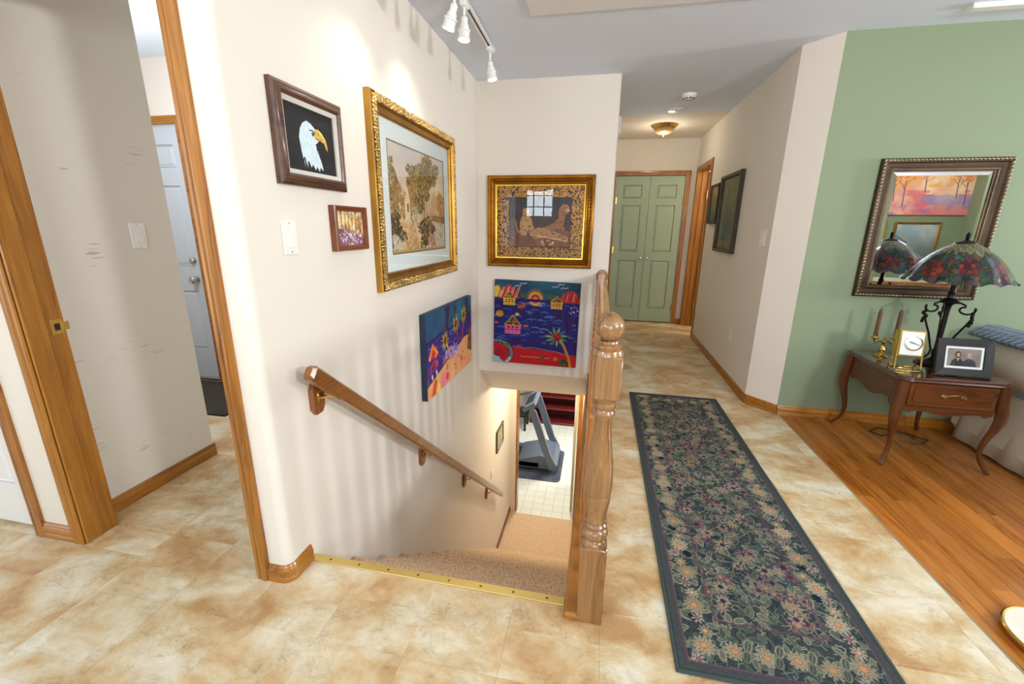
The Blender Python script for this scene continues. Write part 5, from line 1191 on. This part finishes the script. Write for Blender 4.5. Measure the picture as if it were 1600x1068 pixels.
for jy in range(p.ny):
    dx = np.abs(p.xs[:, None] - sx[None]); dx = np.minimum(dx, Wd - dx); d = np.sqrt(dx ** 2 + (p.ys[jy] - sy[None]) ** 2); i0 = np.argsort(d, 1)[:, :2]; k = np.arange(nth)
    e_ = d[k, i0[:, 1]] - d[k, i0[:, 0]]; c_ = col[i0[:, 0]] * .62; c_ = np.where((e_ < .34)[:, None], np.array([[.07, .065, .06]]), c_); p.c[jy] = c_
def shade_pos(U, V):
    a_ = 2 * PI * U; rr = np.interp(V, [0, .10, .22, .4, .6, .8, 1.0], [SR, SR * .93, SR * .87, SR * .75, SR * .58, SR * .38, .045]); z = np.interp(V, [0, .10, .22, .4, .6, .8, 1.0], [0, .018, .047, .095, .142, .180, .206])
    sc_ = (1 - V) ** 4; rr = rr + .006 * sc_ * np.sin(a_ * 16); z = z + .007 * sc_ * np.cos(a_ * 16); return np.stack([rr * np.cos(a_), rr * np.sin(a_), .500 + z], -1)
p.build('glass_shade', M_shade, lp, shade_pos)
m = MB(); m.lathe([(.050, .700), (.046, .712), (.030, .720), (.012, .724), (.007, .730), (.012, .738), (.008, .745), (.012, .752), (.006, .762), (.001, .768)], n=20); m.build('finial', M_iron, lp, smooth=True)
m = MB(); m.lathe([(.015, .52), (.017, .56), (.017, .60), (.006, .61), (.005, .705)], n=14); m.build('socket', M_brass, lp, smooth=True)

# ------------------------------------------------------------------ candelabra, candles, clock, photo frame on the table
cb = thing('candelabra', 'small two armed brass candelabra at the back left of the side table', 'candle holder', (1.792, 3.010, TZ))
m = MB(); m.lathe([(.040, 0), (.041, .004), (.036, .009), (.024, .014), (.012, .020), (.008, .026), (.012, .034), (.016, .044), (.011, .056), (.006, .066), (.007, .078), (.011, .088), (.013, .094), (.008, .102), (.012, .110), (.005, .120), (.001, .124)], n=22); m.build('stem', M_brass, cb, smooth=True)
for s_ in (-1, 1):
    m = MB(); m.tube([(s_ * x, 0, z) for x, z in ((.008, .092), (.022, .098), (.034, .090), (.044, .082), (.054, .090), (.056, .104))], .004, 8)
    m.lathe([(.004, .102), (.008, .108), (.024, .116), (.025, .119), (.010, .120), (.011, .128), (.014, .140), (.012, .141)], (s_ * .055, 0, 0), 16)
    m.build('arm', M_brass, cb, smooth=True)
for s_, lb in ((-1, 'brown taper candle in the left arm of the brass candelabra'), (1, 'brown taper candle in the right arm of the brass candelabra')):
    c_ = thing('candle', lb, 'candle', (1.792 + s_ * .055, 3.010, TZ + .132), group='brown taper candles')
    m = MB(); N_ = 6; m.lathe([(.010, 0), (.0125, .02), (.0125, .145), (.010, .160), (.003, .170)], n=N_); m.build('wax', plain('brown_wax', rgb(96, 66, 40), .5) if s_ < 0 else bpy.data.materials['brown_wax'], c_, smooth=False)
    MB().tube([(0, 0, .166), (.001, 0, .176), (.003, 0, .182)], .001, 5).build('wick', M_black, c_)
ck = thing('desk_clock', 'polished brass stand clock with tilted white square face', 'clock', (1.762, 2.735, TZ), math.radians(-6))
ck.scale = (1.06, 1.0, 1.10)
Mt = Matrix.Translation((0, 0, .135)) @ Matrix.Rotation(math.radians(-8), 4, 'X')
m = MB(); m.box(-.056, .056, -.012, .046, -.062, .072, Mt); m.build('case', M_brass, ck)
m = MB(); m.box(-.049, .049, -.0145, -.0125, -.055, .065, Mt); fc = m.build('clock_face', plain('silvered_dial', rgb(226, 230, 224), .3), ck)
Mf = Mt @ Matrix.Translation((.006, -.0145, .008)) @ Matrix.Rotation(PI / 2, 4, 'X')
MB().lathe([(.040, 0), (.040, .004), (.034, .006)], n=32, M=Mf, cap=False).build('bezel', M_steel, fc, smooth=True)
MB().lathe([(.036, .0015), (.001, .0016)], n=32, M=Mf, cap=False).build('dial', plain('white_dial', rgb(236, 238, 234), .25), fc)
Mh2 = Mt @ Matrix.Translation((.006, -.018, .008))
MB().box(-.020, .002, -.001, 0, -.0022, .0022, Mh2 @ Matrix.Rotation(.25, 4, 'Y')).build('hand', M_black, fc); MB().box(-.002, .028, -.0012, -.0002, -.0014, .0014, Mh2 @ Matrix.Rotation(.35, 4, 'Y')).build('hand', M_black, fc)
for x in (-.058, .058):
    for y0 in (-.030, .030): MB().tube([(x * .95, y0 * .3, .16), (x * .97, y0 * .6, .07), (x, y0, .012), (x * .98, y0 * 1.4, .006)], .0042, 8).build('leg', M_brass, ck, smooth=True)
for y0 in (-.042, .042): m = MB(); m.tube([(-.057, y0, .006), (-.045, y0 * 1.25, .005), (0, y0 * 1.35, .005), (.045, y0 * 1.25, .005), (.057, y0, .006)], .0045, 8); m.build('foot_bar', M_brass, ck, smooth=True)
ph = thing('photo_frame', 'wide black photo frame with a portrait of a woman and a bearded man', 'photo frame', (1.988, 2.662, TZ + .001), math.radians(-3))
ph.rotation_euler = (math.radians(-12), 0, math.radians(-3))
f = frame_mesh(.258, .205, [(0, 0), (0, .016), (.003, .019), (.040, .017), (.043, .010), (.043, 0)]); f.v = [(x, y, z + .103) for x, y, z in f.v]; f.build('frame', M_black, ph)
f = frame_mesh(.180, .125, [(0, .002), (0, .0105), (.014, .0105), (.016, .002)]); f.v = [(x, y, z + .103) for x, y, z in f.v]; f.build('mat_board', M_mat, ph)
p = Paint(72, 44, 150, (150, 138, 128)); p.mixn(p.noise(4, 3, seed=64), .3, .7, (120, 110, 104), .8); SK = (206, 160, 136)
p.ell(24, 29, 6.2, 8.5, (34, 26, 24)); p.poly([(8, 0), (12, 14), (20, 20), (29, 20), (36, 12), (38, 0)], (38, 36, 40)); p.poly([(21, 20), (24.5, 12), (28, 20)], SK); p.ell(24.5, 28.5, 3.9, 5.2, SK); p.poly([(19, 32), (24, 35), (30, 31), (28, 35), (22, 36)], (34, 26, 24)); p.ell(23, 29.5, .6, .5, (50, 36, 30)); p.ell(26.2, 29.5, .6, .5, (50, 36, 30)); p.line([(23.2, 25.8), (26, 25.8)], .6, (170, 80, 80))
p.poly([(34, 0), (36, 12), (44, 19), (53, 19), (62, 13), (66, 0)], (44, 46, 54)); p.ell(48.5, 27, 4.5, 5.8, (212, 172, 150)); p.ell(48.5, 32.2, 4, 1.6, (196, 168, 150)); p.ell(48.5, 23.4, 3.6, 2.6, (170, 160, 152)); p.ell(46.8, 28, 1.3, .9, (60, 50, 46), ring=.35); p.ell(50.4, 28, 1.3, .9, (60, 50, 46), ring=.35); p.line([(47, 24.4), (50, 24.4)], .5, (150, 80, 76)); p.line([(44, 19), (48, 12), (53, 19)], .8, (120, 120, 130))
p.build('photograph', M_print, ph, lambda U, V: np.stack([(U - .5) * .150, np.full(U.shape, -.0065), (V - .5) * .095 + .103], -1))
pn = pane(ph, .176, .122, -.0115); pn.location = (0, 0, .103)
MB().add([(-.02, 0, .15), (.02, 0, .15), (.025, .062, .012), (-.025, .062, .012), (-.02, .002, .15), (.02, .002, .15), (.025, .065, .012), (-.025, .065, .012)], [(0, 1, 2, 3), (4, 7, 6, 5), (0, 4, 5, 1), (2, 6, 7, 3), (0, 3, 7, 4), (1, 5, 6, 2)]).build('easel_back', M_black, ph)
cd = MB(); cd.tube([(2.02, 3.20, .28), (2.0, 3.17, .20), (2.03, 3.12, .10), (1.99, 3.03, .02), (1.90, 2.98, .006), (1.86, 3.05, .005), (1.95, 3.12, .005), (2.08, 3.06, .005), (2.16, 2.98, .005), (2.08, 2.92, .005), (1.98, 2.95, .005)], .0035, 6)
tag(cd.build('lamp_cord', M_black, None, smooth=True), 'thin black power cord coiled on the floor under the side table', 'cord')

# ================================================================== SOFA AND THROW
sf = thing('sofa', 'sofa in a pale linen slipcover with skirt beside the side table', 'sofa', (2.34, 3.18, 0))
def sofa():
    L = 1.95
    m = MB(); m.bbox(.02, L, -.86, -.02, .06, .42, .03); m.build('seat_base', M_slip, sf)
    # rolled arm, outline in x-z, running along y
    def arm(x0, nm, s_=1):
        P = [(.06, .40), (.045, .44), (.0, .47), (-.035, .51), (-.05, .56), (-.045, .62), (-.01, .675), (.05, .70), (.12, .695), (.18, .66), (.20, .60), (.20, .40)]
        m = MB(); m.prism([(x0 + s_ * x, z) for x, z in P], -.80, -.12, 'y')
        return m.build(nm, M_slip, sf, smooth=True)
    arm(.0, 'arm'); arm(L + .02, 'arm', -1)
    m = MB(); m.bbox(.03, .20, -.80, -.05, .05, .42, .02); m.bbox(L - .20, L, -.80, -.05, .05, .42, .02); m.build('arm_panel', M_slip, sf)
    m = MB(); m.bbox(.05, L - .05, -.28, -.03, .40, .70, .06); m.build('back', M_slip, sf, smooth=False)
    for k in range(2): m = MB(); m.bbox(.22 + k * .76, .96 + k * .76, -.86, -.26, .42, .56, .05); m.build('seat_cushion', M_slip, sf, smooth=True); m = MB(); m.bbox(.22 + k * .76, .96 + k * .76, -.44, -.24, .54, .74, .06); m.build('back_cushion', M_slip, sf, smooth=True)
    # skirt with soft folds
    m = MB(); path = [(.03, -.10 - .78 * i / 26) for i in range(27)]; path = [(x - .006 * math.sin(i * 1.1) - .004, y) for i, (x, y) in enumerate(path)]
    path += [(.03 + (L - .06) * i / 60, -.88 + .006 * math.sin(i * .9)) for i in range(61)]
    vv = []; 
    for x, y in path: vv += [(x - (.012 if y > -.87 else 0), y - (.012 if y < -.87 else 0), .012), (x, y, .22), (x + .006, y + .006, .40)]
    m.add(vv, [(i * 3 + k, i * 3 + 3 + k, i * 3 + 4 + k, i * 3 + 1 + k) for i in range(len(path) - 1) for k in range(2)])
    sk = m.build('skirt', M_slip, sf, smooth=True); so = sk.modifiers.new('s', 'SOLIDIFY'); so.thickness = .006
    m = MB(); m.tube([(.022, y, .40) for y in np.linspace(-.10, -.86, 12)], .006, 6); m.build('piping', M_slip, sk)
sofa()
th = MB()
# knitted cloth: an undersheet following the arm with plaited cables standing on it
def arm_pt(u, off): # u 0..1 from inside of the arm over the top to the outer face
    a_ = math.radians(5 + 128 * u); return (.072 + (.155 + off) * math.cos(a_), .575 + (.150 + off) * math.sin(a_))
nu, nvv = 16, 20; vv = []
for j in range(nvv + 1):
    y = -.06 - .72 * j / nvv
    for off in (.004, .016):
        for i in range(nu + 1): x, z = arm_pt(i / nu, off); vv.append((x + 2.34, y + 3.18, z))
K = nu + 1; ff = []
for j in range(nvv):
    for i in range(nu):
        a_ = j * 2 * K + i; ff += [(a_, a_ + 1, a_ + 2 * K + 1, a_ + 2 * K), (a_ + K, a_ + K + 1, a_ + 3 * K + 1, a_ + 3 * K)]
th.add(vv, ff)
for c in range(17):
    y0 = -.08 - .042 * c
    for s_ in (0, 1):
        P = []
        for i in range(31):
            u = i / 30; ph_ = u * 26 + s_ * PI; x, z = arm_pt(u, .022 + .006 * math.cos(ph_)); P.append((x + 2.34, y0 + .010 * math.sin(ph_) + 3.18, z))
        th.tube(P, .0085, 6)
tw = tag(th.build('knitted_throw', M_knit, None, smooth=True, fix=False), 'chunky blue grey knitted throw draped over the sofa arm', 'throw')
# round cream tray with gilded edge
t = thing('round_tray', 'round cream dish with gilded rim on the wood floor, cut by the frame', 'tray', (1.560, 1.402, 0))
MB().lathe([(.125, 0), (.140, .004), (.150, .014), (.152, .026), (.147, .030), (.142, .028)], n=48, cap=False).build('gilded_rim', M_brass, t, smooth=True)
MB().lathe([(.120, .002), (.143, .020), (.142, .029), (.120, .026), (.001, .024)], n=48).build('marbled_top', plain('cream_marbled', rgb(226, 218, 202), .3, var=.08), t, smooth=True)
t = thing('door_mat', 'dark flat doormat before the grey entry door', 'doormat', (-3.05, 2.56, 0))
MB().bbox(-.55, .55, -.28, .27, 0, .010, .004).build('coir_pad', M_matdark, t); MB().sweep([(.55, .27), (-.55, .27), (-.55, -.28), (.55, -.28)], [(0, 0), (0, .011), (.03, .011), (.03, 0)], lambda a, b, c: (a, b, c), closed=True).build('rubber_border', M_black, t)

# ================================================================== BASEMENT FURNITURE
tm = thing('treadmill', 'grey exercise treadmill standing on a dark mat in the basement', 'treadmill', (0, 0, FB + .012))
M_tg = plain('grey_metallic_plastic', rgb(98, 108, 124), .4, .2); M_td = plain('dark_grey_plastic', rgb(66, 70, 78), .5); M_belt = plain('running_belt', rgb(40, 42, 46), .8)
m = MB(); m.bbox(-2.3, -.78, 6.40, 6.52, .05, .17, .02); m.bbox(-2.3, -.78, 6.90, 7.02, .05, .17, .02); m.build('side_rail', M_tg, tm)
m = MB(); m.bbox(-2.28, -.95, 6.52, 6.90, .10, .155, .006); m.build('belt', M_belt, tm)
m = MB(); m.prism([(-1.15, .05), (-.52, .05), (-.48, .12), (-.55, .24), (-.78, .29), (-1.15, .18)], 6.40, 7.02, 'y'); m.build('motor_hood', M_tg, tm)
for y in (6.36, 7.02):
    m = MB(); Pq = [(-.62, .05), (-.50, .05), (-.50, .16), (-.60, .34), (-.86, 1.10), (-.96, 1.20), (-.97, 1.08), (-.74, .40), (-.66, .20)]; m.prism(Pq, y, y + .055, 'y'); m.build('upright', M_tg, tm)
    m = MB(); m.tube([(-.93, y + .03, 1.12), (-1.10, y + .03, 1.16), (-1.40, y + .03, 1.04), (-1.50, y + .03, .98)], .02, 8); m.build('handlebar', M_td, tm, smooth=True)
m = MB(); Mc = Matrix.Translation((-.98, 6.71, 1.16)) @ Matrix.Rotation(math.radians(-35), 4, 'Y'); m.box(-.12, .12, -.34, .34, -.03, .03, Mc); cs = m.build('console', M_tg, tm)
m = MB(); m.box(-.08, .08, -.20, .20, .03, .036, Mc); m.build('screen', M_black, cs)
for x in (-.60, -2.2):
    for y in (6.42, 7.0): MB().lathe([(.03, -.02), (.03, .02)], n=12, M=Matrix.Translation((x, y, .034)) @ Matrix.Rotation(PI / 2, 4, 'X')).build('wheel', M_black, tm)
t = thing('exercise_mat', 'dark speckled mat with rounded corners under the treadmill', 'mat', (-1.5, 6.67, FB - .004))
P = arc(1.0, -.43, .09, -90, 0) + arc(1.0, .43, .09, 0, 90) + arc(-1.0, .43, .09, 90, 180) + arc(-1.0, -.43, .09, 180, 270)
MB().prism(P, 0, .012).build('foam_pad', plain('dark_speckled_rubber', rgb(70, 74, 88), .9, bscale=200, bstr=.5, var=.3), t)
t = thing('red_bookcase', 'dark red open bookcase standing on the basement floor behind the treadmill', 'bookcase', (-.62, 8.45, FB - .004)); M_red = plain('dark_red_lacquer', rgb(84, 18, 20), .3)
M_reds = M_red
for x in (-.60, .60): MB().bbox(x - .015, x + .015, -.22, .22, 0, 1.9, .003).build('side_panel', M_red, t)
MB().box(-.59, .59, .20, .22, 0, 1.9).build('back_panel', M_red, t)
for z in (.04, .36, .62, .90, 1.2, 1.5, 1.88): MB().bbox(-.585, .585, -.21, .20, z - .012, z + .012, .002).build('shelf', plain('red_shelf_edge', rgb(108, 30, 28), .35) if z == .04 else bpy.data.materials['red_shelf_edge'], t)
for x, z0, z1 in ((-.2, .632, .888), (.22, .632, .888), (0, .912, 1.188)): MB().bbox(x - .010, x + .010, -.20, .20, z0, z1, .002).build('divider', M_red, t)
t = thing('basement_bench', 'low black bench beside the bookcase, half hidden by the treadmill', 'bench', (-1.72, 8.0, FB - .004))
MB().bbox(-.48, .48, -.2, .2, .30, .36, .01).build('seat', M_black, t)
for x in (-.44, .44):
    for y in (-.16, .16): MB().bbox(x - .02, x + .02, y - .02, y + .02, 0, .31, .002).build('leg', M_black, t)
